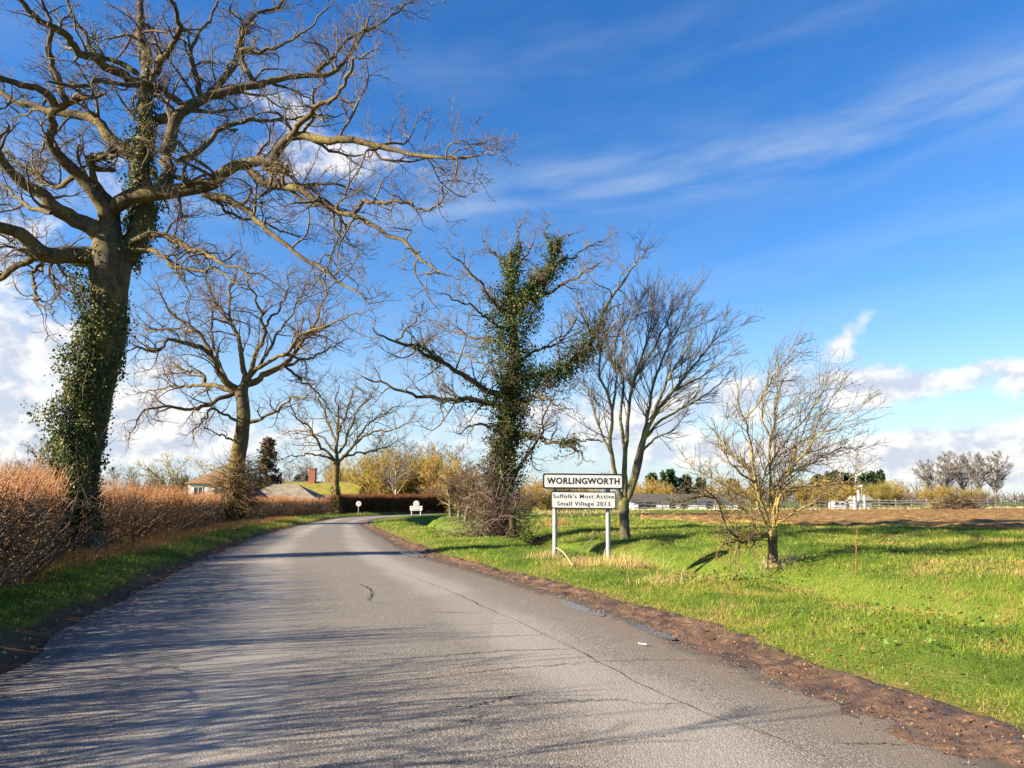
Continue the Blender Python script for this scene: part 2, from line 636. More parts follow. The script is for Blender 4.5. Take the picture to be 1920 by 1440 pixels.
# attribute: R = dirt beside the road, G = dry / straw, B = far
dirt = np.clip(1 - (gdr - 0.05 - 0.4 * (fbm(GX.ravel() * 1.1, GY.ravel() * 1.1, 31, 3) - 0.5)) / 0.3, 0, 1) * (gdr > -0.5)
dirtl = np.clip(1 - (gdl - 0.5 - 0.4 * (fbm(GX.ravel() * 1.1, GY.ravel() * 1.1, 33, 3) - 0.5)) / 0.3, 0, 1) * (gdl > -0.5)
dry = np.clip((gdl - 1.7) / 0.8, 0, 1) * (gdl < 7)
g.add(np.stack([GX.ravel(), GY.ravel(), GZ], 1), Fq, np.stack([np.maximum(dirt, dirtl), dry, np.clip(gdl / 12, 0, 1)], 1))

m, n, b = material('turf_soil')
co = coords(n)
at = n.new('ShaderNodeVertexColor', layer_name='Col')
asp = n.new('ShaderNodeSeparateColor')
n.l.new(at.outputs[0], asp.inputs[0])
n1 = n.noise(co, 0.45, 5, 0.6)
n2 = n.noise(co, 6.0, 5, 0.65)
n3 = n.noise(co, 40.0, 4, 0.6)
gr = n.ramp(n.m('ADD', n.m('MULTIPLY', n1, 0.5), n.m('MULTIPLY', n2, 0.5)), [(0.32, (0.06, 0.10, 0.010)), (0.52, (0.115, 0.165, 0.018)), (0.68, (0.20, 0.20, 0.04))])
gr = n.mix(n.sstep(n3, 0.35, 0.75), gr, (0.05, 0.07, 0.012))
soil = n.ramp(n2, [(0.3, (0.06, 0.032, 0.018)), (0.7, (0.16, 0.085, 0.045))])
c = n.mix(n.m('MULTIPLY', asp.outputs[1], 0.8), gr, (0.25, 0.14, 0.04))
c = n.mix(asp.outputs[0], c, soil)
n.put(b.inputs['Base Color'], c)
b.inputs['Roughness'].default_value = 0.95
b.inputs['Specular IOR Level'].default_value = 0.1
bump(n, b, n.m('ADD', n2, n.m('MULTIPLY', n3, 0.5)), 0.9, 0.04)
M_turf = m
ground = link('ground', g.mesh('ground', M_turf), kind='structure')

# road
nr, ncx = 900, 25
A = resample(LE, nr)
Bq = resample(RE, nr)
s = np.linspace(0, 1, ncx)
RX = A[:, None, 0] * (1 - s) + Bq[:, None, 0] * s
RY = A[:, None, 1] * (1 - s) + Bq[:, None, 1] * s
jl = (fbm(np.arange(nr) * 0.13, np.zeros(nr), 41, 4) - 0.5) * 0.35
jr = (fbm(np.arange(nr) * 0.13, np.zeros(nr), 43, 4) - 0.5) * 0.45
Wd = np.hypot(*(Bq - A).T)
dirx = (Bq - A) / Wd[:, None]
RX += dirx[:, 0:1] * (-(1 - s) ** 6 * jl[:, None] + s ** 6 * jr[:, None])
RY += dirx[:, 1:2] * (-(1 - s) ** 6 * jl[:, None] + s ** 6 * jr[:, None])
RZ = 0.012 + 0.05 * (1 - (2 * s - 1) ** 2)[None, :] + (fbm(RX.ravel() * 0.5, RY.ravel() * 0.5, 51, 3).reshape(RX.shape) - 0.5) * 0.03
g = Geo()
idx = np.arange(RX.size).reshape(RX.shape)
Fq = np.stack([idx[:-1, :-1], idx[:-1, 1:], idx[1:, 1:], idx[1:, :-1]], -1).reshape(-1, 4)
er = (1 - s)[None, :] * Wd[:, None] - 0.45
el_ = s[None, :] * Wd[:, None]
Cc = np.stack([np.clip(1 - er / 1.25, 0, 1).ravel(), np.clip(1 - el_ / 0.9, 0, 1).ravel(), np.broadcast_to(s[None, :], RX.shape).ravel()], 1)
g.add(np.stack([RX.ravel(), RY.ravel(), RZ.ravel()], 1), Fq[:, ::-1] if False else Fq, Cc)
m, n, b = material('worn_asphalt')
co = coords(n)
at = n.new('ShaderNodeVertexColor', layer_name='Col')
asp = n.new('ShaderNodeSeparateColor')
n.l.new(at.outputs[0], asp.inputs[0])
vor = n.new('ShaderNodeTexVoronoi')
vor.inputs['Scale'].default_value = 85.0
n.l.new(co, vor.inputs['Vector'])
vs = n.new('ShaderNodeSeparateColor')
n.l.new(vor.outputs['Color'], vs.inputs[0])
chip = n.ramp(vs.outputs[0], [(0.0, (0.115, 0.096, 0.077)), (0.5, (0.245, 0.211, 0.170)), (1.0, (0.50, 0.44, 0.36))])
big = n.noise(co, 0.55, 5, 0.6)
pat = n.noise(co, 2.6, 5, 0.6)
c = n.mix(n.m('MULTIPLY', n.sstep(vor.outputs['Distance'], 0.25, 0.6), 0.75), chip, (0.07, 0.064, 0.058))
c = n.mix(n.m('MULTIPLY', n.sstep(big, 0.42, 0.7), 0.38), c, (0.19, 0.155, 0.12), )
c = n.mix(n.m('MULTIPLY', n.sstep(pat, 0.52, 0.75), 0.28), c, (0.13, 0.115, 0.10))
tr1 = n.m('ABSOLUTE', n.m('SUBTRACT', n.m('ABSOLUTE', n.m('SUBTRACT', asp.outputs[2], 0.49)), 0.21))
c = n.mix(n.m('MULTIPLY', n.sstep(n.m('ADD', tr1, n.m('MULTIPLY', n.m('SUBTRACT', big, 0.5), 0.12)), 0.11, 0.02), 0.42), c, (0.36, 0.325, 0.28))
pt = n.new('ShaderNodeTexVoronoi')
pt.inputs['Scale'].default_value = 0.22
pt.inputs['Randomness'].default_value = 1.0
n.l.new(co, pt.inputs['Vector'])
pts_ = n.new('ShaderNodeSeparateColor')
n.l.new(pt.outputs['Color'], pts_.inputs[0])
c = n.mix(n.m('MULTIPLY', n.sstep(pts_.outputs[0], 0.55, 0.9), 0.32), c, (0.15, 0.14, 0.125))
edge_r = n.sstep(n.m('ADD', asp.outputs[0], n.m('MULTIPLY', n.m('SUBTRACT', pat, 0.5), 0.35)), 0.12, 0.55)
c = n.mix(n.m('MULTIPLY', edge_r, 0.55), c, (0.15, 0.115, 0.08))
edge_r2 = n.sstep(n.m('ADD', asp.outputs[0], n.m('MULTIPLY', n.m('SUBTRACT', pat, 0.5), 0.5)), 0.66, 0.95)
c = n.mix(n.m('MULTIPLY', edge_r2, 0.8), c, (0.07, 0.05, 0.035))
edge_l = n.sstep(n.m('ADD', asp.outputs[1], n.m('MULTIPLY', n.m('SUBTRACT', pat, 0.5), 0.6)), 0.25, 0.85)
c = n.mix(n.m('MULTIPLY', edge_l, 0.75), c, (0.085, 0.068, 0.058))
n.put(b.inputs['Base Color'], c)
b.inputs['Roughness'].default_value = 0.85
b.inputs['Specular IOR Level'].default_value = 0.25
bump(n, b, n.m('SUBTRACT', n.m('MULTIPLY', pat, 0.4), vor.outputs['Distance']), 0.7, 0.005)
road = link('road', g.mesh('road', m), kind='structure')


def road_z(x, y):
    """height of the road sheet, from its nearest vertex"""
    k = ((RX - x) ** 2 + (RY - y) ** 2).argmin()
    return RZ.ravel()[k]


M_crack = simple('crack_tar', (0.02, 0.017, 0.014), (0.05, 0.042, 0.036), 30, 0.9, 0)


def crack(pts, w, jag=0.03):
    pl = resample(np.array([ground_px(*p, 0.04) for p in pts], float), 90)
    t = nrm(np.gradient(pl, axis=0))
    nn = np.stack([-t[:, 1], t[:, 0]], 1)
    i = np.arange(90)
    sd = random.randint(0, 9999)
    off = (fbm(i * 0.35, i * 0.0, sd, 4) - 0.5) * jag * 4
    pl = pl + nn * off[:, None]
    ww = w * (0.35 + 1.3 * vnoise(i * 0.5, i * 0.0, sd + 7)) * np.sin(np.pi * (i + 2) / 94) ** 0.4
    a = pl + nn * ww[:, None] / 2
    c = pl - nn * ww[:, None] / 2
    z = np.array([road_z(*q) for q in pl]) + 0.006
    V = np.vstack([np.c_[a, z], np.c_[c, z]])
    Fc = np.stack([i[:-1], i[:-1] + 90, i[1:] + 90, i[1:]], -1)
    g = Geo()
    g.add(V, Fc)
    link('crack', g.mesh('crack', M_crack), parent=road)


crack([(745, 1073), (830, 1105), (930, 1150), (1010, 1186), (1080, 1220), (1125, 1243), (1190, 1282), (1265, 1313), (1420, 1372), (1540, 1420)], 0.014, 0.02)
crack([(640, 1246), (800, 1236), (950, 1222), (1070, 1218)], 0.016)
crack([(690, 1288), (820, 1272), (960, 1256), (1125, 1242)], 0.014)
crack([(835, 1334), (880, 1331), (940, 1316), (975, 1309)], 0.022)
crack([(835, 1364), (880, 1358), (915, 1344)], 0.018)
crack([(1020, 1323), (1080, 1318), (1140, 1317), (1175, 1314)], 0.016)
crack([(1175, 1318), (1240, 1322), (1300, 1318)], 0.010)
crack([(672, 1098), (690, 1105), (700, 1115), (690, 1130)], 0.03)
crack([(700, 1100), (740, 1098), (780, 1098)], 0.016)
crack([(800, 1151), (860, 1152), (905, 1152)], 0.016)
crack([(1110, 1242), (1200, 1236), (1300, 1235)], 0.010)
crack([(1560, 1395), (1640, 1392), (1700, 1394)], 0.013)
crack([(690, 1130), (720, 1136), (745, 1138)], 0.012)
crack([(1090, 1400), (1180, 1392), (1270, 1376)], 0.010)

# muddy strip along the right hand edge
nA = 700
near = RE[(RE[:, 1] > 2) & (RE[:, 1] < 75)]
E = resample(near, nA)
t = nrm(np.gradient(E, axis=0))
nn = np.stack([t[:, 1], -t[:, 0]], 1)
wm = 0.16 + 0.5 * np.clip(fbm(np.arange(nA) * 0.06, np.zeros(nA), 61, 4) - 0.42, 0, 1)
cs = np.linspace(0, 1, 17)
ins = np.interp(E[:, 1], [3, 5.5, 7.5, 14, 24, 60], [0.95, 0.78, 0.56, 0.38, 0.28, 0.24]) * (1 + 1.5 * (fbm(np.arange(nA) * 0.11, np.zeros(nA), 63, 4) - 0.5))
off = -ins[:, None] + cs[None, :] * (wm + ins)[:, None]
MX = E[:, None, 0] + nn[:, None, 0] * off
MY = E[:, None, 1] + nn[:, None, 1] * off
hN = fbm(MX.ravel() * 5, MY.ravel() * 5, 65, 5).reshape(MX.shape)
hr = 0.15 * (hN - 0.45)
base = height(MX, MY).reshape(MX.shape)
MZ = np.where(off < 0, 0.016 + 0.055 * cs[None, :] ** 1.5 + np.clip(hr, -0.006, 0.05) * np.clip(cs[None, :] * 5, 0, 1), np.maximum(base, 0.03) + (0.03 + hr) * np.clip((1 - cs[None, :]) / 0.22, 0, 1))
MZ = np.where(cs[None, :] < 0.02, 0.008, MZ)
MZ[:, -1] = base[:, -1] - 0.03
g = Geo()
idx = np.arange(MX.size).reshape(MX.shape)
g.add(np.stack([MX.ravel(), MY.ravel(), MZ.ravel()], 1), np.stack([idx[:-1, :-1], idx[:-1, 1:], idx[1:, 1:], idx[1:, :-1]], -1).reshape(-1, 4))
m, n, b = material('wet_mud')
co = coords(n)
f1 = n.noise(co, 9, 6, 0.65)
f2 = n.noise(co, 55, 4, 0.6)
c = n.ramp(f1, [(0.3, (0.04, 0.022, 0.013)), (0.55, (0.125, 0.066, 0.034)), (0.75, (0.23, 0.14, 0.075))])
wet = n.sstep(n.noise(co, 1.6, 4, 0.6), 0.50, 0.62)
c = n.mix(n.m('MULTIPLY', wet, 0.7), c, (0.045, 0.028, 0.018))
n.put(b.inputs['Base Color'], n.mix(n.sstep(f2, 0.6, 0.78), c, (0.20, 0.13, 0.075)))
n.put(b.inputs['Roughness'], n.m('SUBTRACT', 0.85, n.m('MULTIPLY', wet, 0.4)))
bump(n, b, n.m('ADD', f1, n.m('MULTIPLY', f2, 0.6)), 1.0, 0.03)
M_mud = m
link('mud_strip', g.mesh('mud_strip', M_mud), kind='structure')

# puddles
m, n, b = material('puddle_water')
b.inputs['Base Color'].default_value = (0.085, 0.066, 0.045, 1)
b.inputs['Roughness'].default_value = 0.16
b.inputs['Specular IOR Level'].default_value = 0.1
bump(n, b, n.noise(coords(n), 14, 2), 0.25, 0.01)
M_water = m


def puddle(pts, z):
    c = np.array([ground_px(*p, z) for p in pts])
    pl = catmull([(*q, 0) for q in np.vstack([c, c[:1]])], 72)[:-1, :2]
    cen = pl.mean(0)
    g = Geo()
    k = len(pl)
    g.add(np.vstack([np.c_[pl, np.full(k, z)], [[*cen, z]]]), np.stack([np.arange(k), (np.arange(k) + 1) % k, np.full(k, k)], -1))
    link('puddle', g.mesh('puddle', M_water), kind='structure')


puddle([(1046, 1123), (1076, 1131), (1108, 1142), (1134, 1152), (1124, 1155), (1092, 1146), (1060, 1134)], 0.040)
puddle([(1162, 1158), (1200, 1170), (1236, 1184), (1266, 1197), (1256, 1199), (1220, 1188), (1180, 1171)], 0.040)
puddle([(748, 1033), (768, 1031), (788, 1037), (796, 1043), (778, 1045), (756, 1040)], 0.045)

# ploughed field
FN = np.array([(8.0, 49), (10.5, 42), (13.5, 37), (19.7, 31), (27, 26.5), (45, 20), (80, 12)], float)
FF = np.array([(9.5, 60), (14, 66), (22, 76), (34, 92), (46, 99), (72, 104), (120, 112)], float)
fa, fb = resample(FN, 200), resample(FF, 200)
sv = np.linspace(0, 1, 170) ** 1.5
PX = fa[:, None, 0] * (1 - sv) + fb[:, None, 0] * sv
PY = fa[:, None, 1] * (1 - sv) + fb[:, None, 1] * sv
rag = (fbm(np.arange(200) * 0.12, np.zeros(200), 71, 4) - 0.5) * 3.0
PY += rag[:, None] * (1 - sv)[None, :] ** 8
PZ = height(PX, PY).reshape(PX.shape) + 0.05 + (fbm(PX.ravel() * 2.2, PY.ravel() * 2.2, 73, 5).reshape(PX.shape) - 0.5) * 0.34
PZ[:, 0] -= 0.12
PZ[:, -1] -= 0.2
PZ[0] -= 0.2
g = Geo()
idx = np.arange(PX.size).reshape(PX.shape)
g.add(np.stack([PX.ravel(), PY.ravel(), PZ.ravel()], 1), np.stack([idx[:-1, :-1], idx[1:, :-1], idx[1:, 1:], idx[:-1, 1:]], -1).reshape(-1, 4))
m, n, b = material('ploughed_soil')
co = coords(n)
f1 = n.noise(co, 1.6, 6, 0.65)
f2 = n.noise(co, 0.12, 4, 0.6)
f3 = n.noise(co, 7.0, 4, 0.6)
c = n.ramp(f1, [(0.3, (0.075, 0.038, 0.016)), (0.55, (0.26, 0.15, 0.055)), (0.75, (0.42, 0.265, 0.105))])
c = n.mix(n.m('MULTIPLY', n.sstep(f2, 0.45, 0.65), 0.45), c, (0.24, 0.16, 0.06))
n.put(b.inputs['Base Color'], n.mix(n.m('MULTIPLY', n.sstep(f3, 0.55, 0.7), 0.5), c, (0.09, 0.05, 0.025)))
b.inputs['Roughness'].default_value = 0.95
b.inputs['Specular IOR Level'].default_value = 0.1
bump(n, b, n.m('ADD', f1, f3), 1.0, 0.08)
link('ploughed_field', g.mesh('ploughed_field', m), kind='structure')


# ------------------------------------------------------------------ trees
SEEN = []     # (picture x, picture y, depth offset) along the limbs of the tree being built


def limb_from_px(spec, Y0, z0=None):
    """spec: (points in the photograph, width at start, width at end, depth offset at end[, depth offset at start])"""
    pts, w0, w1, dy1 = spec[:4]
    dy0 = spec[4] if len(spec) > 4 else 0.0
    if SEEN:      # a limb that springs from another one starts at that limb's own depth
        S = np.array(SEEN)
        dd = np.hypot(S[:, 0] - pts[0][0], S[:, 1] - pts[0][1])
        if dd.min() < 14:
            dy0 = S[dd.argmin(), 2]
    pts = np.array(pts, float)
    sl = np.r_[0, np.cumsum(np.hypot(*np.diff(pts, axis=0).T))]
    sl /= sl[-1]
    out = [P(px, py, Y0 + dy0 + (dy1 - dy0) * t ** 1.2) for (px, py), t in zip(pts, sl)]
    SEEN.extend([(px, py, dy0 + (dy1 - dy0) * t ** 1.2) for (px, py), t in zip(catmull(np.c_[pts, np.zeros(len(pts))], 40)[:, :2], np.linspace(0, 1, 40))])
    M = 30
    pl = catmull(out, M)
    t = np.linspace(0, 1, M)
    r = (w0 + (w1 - w0) * t ** 0.8) / 2 / F * Y0
    return pl, r


def zoomed(pts, ox, oy, s):
    return [(ox + x / s, oy + y / s) for x, y in pts]


def trunk_mesh(pl, r, flare, sides=26, rings=70, rough=0.05, seed=0):
    g = Geo()
    p = resample(np.c_[pl, r], rings)
    c, rr = p[:, :3], p[:, 3].copy()
    h = np.r_[0, np.cumsum(np.linalg.norm(np.diff(c, axis=0), axis=1))]
    rr = rr * (1 + flare * np.exp(-h / (rr[0] * 1.3)))
    t = nrm(np.gradient(c, axis=0))
    u = nrm(np.cross(t, np.array([0, 1.0, 0])))
    w = np.cross(t, u)
    a = np.arange(sides) * 2 * np.pi / sides
    lobes = 1 + flare * 0.35 * np.exp(-h / (rr[0] * 1.5))[:, None] * np.sin(a * 5 + seed)[None, :]
    AA, HH = np.meshgrid(a, h)
    nz = fbm((AA * 4.1).ravel(), (HH * 1.2).ravel(), seed + 5, 3).reshape(AA.shape)
    nz[:, -1] = nz[:, 0]
    n2 = fbm((AA * 1.3).ravel(), (HH * 0.8).ravel(), seed + 9, 2).reshape(AA.shape)
    n2[:, -1] = n2[:, 0]
    R = rr[:, None] * lobes * (1 + rough * 2 * (nz - 0.5) + 0.18 * (n2 - 0.5))
    V = c[:, None] + R[..., None] * (u[:, None] * np.cos(a)[None, :, None] + w[:, None] * np.sin(a)[None, :, None])
    idx = np.arange(rings * sides).reshape(rings, sides)
    A, B = idx[:-1], idx[1:]
    g.add(V.reshape(-1, 3), np.stack([A, np.roll(A, -1, 1), np.roll(B, -1, 1), B], -1).reshape(-1, 4))
    return g


def leaf_geo(g, pos, nor, size, col):
    """folded leaves: two triangles each"""
    N = len(pos)
    nor = nrm(nor)
    up = nrm(np.cross(nor, rng.normal(size=(N, 3))))
    side = np.cross(nor, up)
    s = size[:, None]
    V = np.stack([pos - up * s * 0.5, pos + side * s * 0.46 + nor * s * 0.18, pos + up * s * 0.55, pos - side * s * 0.46 + nor * s * 0.18], 1)
    i = np.arange(N)[:, None] * 4
    Fc = np.concatenate([i + np.array([0, 1, 2]), i + np.array([0, 2, 3])])
    g.add(V.reshape(-1, 3), Fc, np.repeat(col, 4, 0))


def pick(cols, n, wts=None, var=0.2):
    cols = np.array(cols, float)
    k = rng.choice(len(cols), n, p=wts)
    return np.clip(cols[k] * (1 + var * rng.normal(size=(n, 1))), 0.003, 0.9)


IVY = [(0.030, 0.055, 0.012), (0.055, 0.085, 0.018), (0.10, 0.125, 0.025), (0.17, 0.16, 0.04), (0.20, 0.10, 0.03)]
IVYW = [0.30, 0.34, 0.20, 0.10, 0.06]


def ivy_on(g, pl, r, n, size, spread, t0=0.0, t1=1.0, side=None, sidew=0.0, clump=None, bulge=None, droop=0.0, wts=IVYW, fade=0.3, bare=0.0):
    """leaves around a stem; SIDE: the direction where the coat is thick"""
    u_ = rng.uniform(0, 1, n * 2)
    u_ = u_[rng.uniform(0, 1, n * 2) < np.clip((1 - u_) / fade, 0.04, 1)][:n]
    n = len(u_)
    t = t0 + (t1 - t0) * u_
    p = resample(np.c_[pl, r], 120)
    f = t * 119
    k = np.minimum(f.astype(int), 118)
    w = (f - k)[:, None]
    q = p[k] * (1 - w) + p[k + 1] * w
    tan = nrm(p[k + 1, :3] - p[k, :3])
    a = rng.normal(size=(n, 3))
    a = a - tan * (a * tan).sum(1, keepdims=True)
    a = nrm(a)
    if side is not None:
        sd = nrm(np.asarray(side, float))
        a = nrm(a + sd * sidew * np.abs(rng.normal(size=(n, 1))))
    if clump is None:
        clump = 1.0
    cl = fbm(q[:, 2] * 1.4 * clump + np.arctan2(a[:, 1], a[:, 0]) * 1.3, np.arctan2(a[:, 0], a[:, 2] + 2) * 3, 17, 3)
    thick = spread * (0.25 + 1.6 * np.clip(cl - 0.28, 0, 1))
    lump = vnoise(q[:, 2] * 1.1 + 31, np.arctan2(a[:, 1], a[:, 0]) * 1.1 + 7, 23)
    thick = thick * (0.45 + 1.5 * lump ** 1.5)
    if bulge is not None:
        bt, bv = zip(*bulge)
        thick = thick * np.interp(t, bt, bv)
    if side is not None:
        thick = thick * (0.35 + 1.0 * np.clip((a * sd).sum(1) * 0.8 + 0.3, 0, 1.2))
    patch = fbm(q[:, 2] * 0.9 + 3, np.arctan2(a[:, 1], a[:, 0]) * 1.2 + 11, 29, 3)
    keep = patch > bare * (1.0 if side is None else 1.25 - 0.6 * np.clip((a * sd).sum(1), -1, 1))
    t, q, a, thick, tan = t[keep], q[keep], a[keep], thick[keep], tan[keep]
    n = len(t)
    dist = q[:, 3] + thick * rng.uniform(0, 1, n) ** 0.7
    pos = q[:, :3] + a * dist[:, None]
    pos[:, 2] -= droop * rng.uniform(0, 1, n) * thick
    ks = rng.choice(n, max(4, n // 55))
    sp_ = rng.integers(0, len(ks), n // 4)
    js = rng.choice(n, n // 4, replace=False)
    pos[js] = pos[ks][sp_] + a[ks][sp_] * (spread * 0.30 * rng.uniform(0, 1.3, len(ks)))[sp_][:, None] + rng.normal(size=(n // 4, 3)) * 0.10
    nor = a + rng.normal(size=(n, 3)) * 0.55 + np.array([0, 0, 0.35])
    leaf_geo(g, pos, nor, size * rng.uniform(0.6, 1.35, n), pick(IVY, n, wts))


UP = np.array([0, 0, 1.0])


def stack(limbs):
    return np.stack([l[0] for l in limbs]), np.stack([l[1] for l in limbs]), np.array([np.linalg.norm(np.diff(l[0], axis=0), axis=1).sum() for l in limbs])


def build_tree(name, label, cat, base, trunk, limbs, levels, mats, flare=0.5, trunk_sides=26, rough=0.06, seed=0, limb_sides=9, group=None, jag=0.0, extra=None, limbname='limb'):
    root = thing(name, label, cat, base, group=group)
    if trunk is not None:
        link('trunk', trunk_mesh(*trunk, flare, trunk_sides, 80, rough, seed).mesh('trunk', mats[0], base), root)
    for i, (pl, r) in enumerate(limbs):
        if jag:
            M = len(pl)
            jz = np.stack([fbm(np.arange(M) * 0.45, np.full(M, i * 3.7), seed * 7 + k, 3) - 0.5 for k in range(3)], 1)
            jz *= (np.minimum(np.arange(M) / 4.0, 1) * jag)[:, None]
            pl = pl + jz
            limbs[i] = (pl, r)
        g = Geo()
        rb = r * (1 + 0.22 * (fbm(np.arange(len(r)) * 0.6, np.full(len(r), i * 5.1), seed, 2) - 0.5))
        rb[-1] *= 0.15
        rb[0] *= 0.6
        tubes(g, pl[None], rb[None], limb_sides)
        link(limbname, g.mesh(limbname, mats[0], base), root)
    Pp, R, L = stack(limbs)
    if extra is not None:
        Pp, R, L = np.concatenate([Pp, extra[0]]), np.concatenate([R, extra[1]]), np.concatenate([L, extra[2]])
    tw = Geo()
    br = Geo()
    for i, lv in enumerate(levels):
        lv = dict(lv)
        sides = lv.pop('sides', 3)
        Pp, R, L = grow(Pp, R, L, **lv)
        tubes(br if i == 0 else tw, Pp, R, sides)
    link('branches', br.mesh('branches', mats[1], base), root, kind='stuff')
    if tw.n:
        link('twigs', tw.mesh('twigs', mats[2], base), root, kind='stuff')
    return root


def ntri(o):
    return sum(len(p.vertices) - 2 for p in o.data.polygons) if o.type == 'MESH' else 0


# ---- the big ivy-clad oak on the left
Z1 = lambda pts: zoomed(pts, 0, 0, 2.0)
Y1 = 20.6
b1 = P(168, 1040, Y1)
b1[2] = hz(b1[0], b1[1]) - 0.15
T1px = [(168, 1052, 56), (164, 1000, 44), (157, 930, 46), (160, 870, 50), (172, 780, 56), (190, 700, 58), (203, 620, 62), (206, 550, 68), (207, 500, 76), (205, 465, 62), (204, 430, 46), (206, 395, 38)]
t1 = catmull([np.r_[P(x, y, Y1 + 0.8 * i / 11), w / 2 / F * Y1] for i, (x, y, w) in enumerate(T1px)], 80)
T1 = (t1[:, :3], t1[:, 3])
stem1 = catmull([np.r_[P(x, y, Y1 + 1.0 + 0.02 * (480 - y) / 10), w / 2 / F * Y1] for (x, y, w) in
                 [(222, 500, 60), (240, 465, 52), (262, 425, 46), (270, 350, 40), (266, 300, 38), (275, 230, 32), (276, 150, 26), (270, 80, 20), (263, 20, 15), (255, -60, 8)]], 30)
SEEN.clear()
limbs1 = [
    (Z1([(410, 800), (470, 750), (560, 722), (680, 718), (770, 705), (830, 660), (900, 625), (980, 618), (1032, 622), (1046, 590), (1046, 555), (1080, 522), (1180, 520), (1350, 525), (1440, 552), (1560, 575), (1700, 592), (1820, 578)]), 36, 3, -4.0),
    (Z1([(1030, 618), (1060, 628), (1072, 636)]), 16, 9, -2.4),
    (Z1([(1080, 525), (1120, 480), (1160, 430), (1210, 395), (1260, 360), (1300, 300), (1340, 230), (1390, 180)]), 13, 3, -4.5, -2.5),
    (Z1([(930, 635), (1000, 690), (1050, 700), (1130, 712), (1200, 765), (1300, 795), (1370, 840), (1480, 882), (1550, 940), (1600, 990), (1680, 1020)]), 18, 3, -5.0, -2.0),
    (Z1([(1330, 800), (1360, 760), (1440, 755), (1530, 765), (1600, 770), (1660, 720), (1690, 680)]), 8, 2, -5.4, -4.0),
    (Z1([(760, 730), (850, 745), (930, 785), (1000, 860), (1060, 912), (1130, 962), (1200, 1000), (1280, 1058), (1380, 1145)]), 15, 3, -3.5, -1.6),
    (Z1([(480, 910), (550, 880), (620, 882), (680, 915), (770, 940), (840, 990), (900, 1010), (960, 1060)]), 15, 3, -3.0),
    (Z1([(500, 940), (590, 945), (630, 975), (650, 1005), (730, 1015), (800, 1005), (850, 1035), (900, 1060)]), 11, 3, -2.4),
    (Z1([(600, 710), (640, 640), (605, 580), (635, 520), (660, 450), (690, 402), (760, 370), (850, 345), (950, 322), (1030, 292), (1150, 275), (1215, 282), (1290, 240), (1340, 170), (1400, 60)]), 30, 4, 1.5, -0.5),
    (Z1([(660, 610), (760, 555), (820, 500), (860, 470), (960, 462), (1040, 445), (1120, 440), (1200, 400)]), 15, 3, 2.5, 0.2),
    (Z1([(640, 660), (720, 690), (800, 740), (860, 800), (960, 830), (1060, 860), (1180, 900)]), 10, 2, 4.5, 0.5),
    (Z1([(410, 830), (380, 750), (330, 690), (240, 612), (190, 540), (185, 480), (210, 422), (255, 392), (330, 362), (400, 350)]), 32, 6, -2.5),
    (Z1([(215, 420), (170, 350), (110, 320), (0, 292), (-120, 250), (-220, 160)]), 18, 2, -4.5, -1.8),
    (Z1([(400, 890), (330, 850), (250, 792), (150, 725), (50, 662), (0, 580), (-60, 450), (-220, 380), (-330, 200)]), 36, 3, -3.6),
    (Z1([(400, 970), (300, 960), (200, 958), (130, 912), (60, 872), (-20, 850), (-150, 830), (-300, 760), (-420, 770)]), 42, 3, -4.2),
    (Z1([(360, 985), (240, 965), (160, 958), (80, 985), (0, 1040), (-80, 1060), (-200, 1030), (-280, 1060)]), 24, 2, 2.4),
    (Z1([(180, 960), (120, 1030), (140, 1110), (200, 1185)]), 8, 2, -2.4, -1.0),
    (Z1([(200, 1030), (210, 1070), (260, 1090), (310, 1105)]), 5, 2, -1.0),
    (Z1([(525, 590), (430, 532), (360, 460), (300, 430), (200, 425), (100, 395), (0, 345), (-100, 300), (-240, 300)]), 30, 3, 2.4, 1.0),
    (Z1([(190, 800), (100, 770), (40, 720), (-20, 680), (-120, 660)]), 10, 2, 3.0, -1.0),
    (Z1([(540, 320), (460, 290), (380, 240), (270, 170), (180, 80), (110, 30), (20, -60)]), 24, 6, -3.0, 1.2),
    (Z1([(520, 280), (430, 230), (350, 200), (320, 130), (270, 60), (240, -40)]), 14, 5, 0.5, 1.2),
    (Z1([(550, 300), (600, 240), (650, 170), (680, 110), (660, 40), (640, -40)]), 20, 6, -2.0, 1.4),
    (Z1([(560, 460), (640, 440), (730, 400), (800, 330), (880, 250), (900, 130), (960, 60), (1040, 20), (1100, -60)]), 22, 5, 4.0, 1.0),
    (Z1([(700, 400), (660, 380), (620, 330), (570, 320), (480, 330), (400, 310), (300, 320), (160, 300)]), 14, 4, -3.4, -0.3),
    (Z1([(430, 640), (350, 620), (340, 590), (430, 580), (450, 560)]), 12, 6, -2.0),
    (Z1([(420, 760), (360, 680), (345, 620), (360, 580), (440, 570), (480, 530), (560, 520)]), 14, 5, -2.0),
    (Z1([(1180, 280), (1250, 200), (1320, 130), (1400, 100), (1500, 40), (1560, -30)]), 9, 3, 2.6, 1.2),
    (Z1([(300, 650), (200, 690), (120, 640), (60, 590), (0, 560), (-60, 540)]), 11, 4, 4.0, 0.8),
    (Z1([(760, 380), (740, 300), (720, 200), (760, 100), (800, 20), (820, -60)]), 14, 4, 3.0, 0.0),
    (Z1([(960, 320), (900, 200), (960, 190), (1060, 170), (1160, 100), (1240, 20)]), 11, 3, 0.0, 0.8),
    (Z1([(255, 392), (220, 290), (190, 200), (185, 100), (150, 0), (120, -60)]), 14, 4, -3.5, -2.0),
]
limbs1 = [limb_from_px(l, Y1 + 0.6) for l in limbs1]
limbs1.append((stem1[:, :3], stem1[:, 3]))
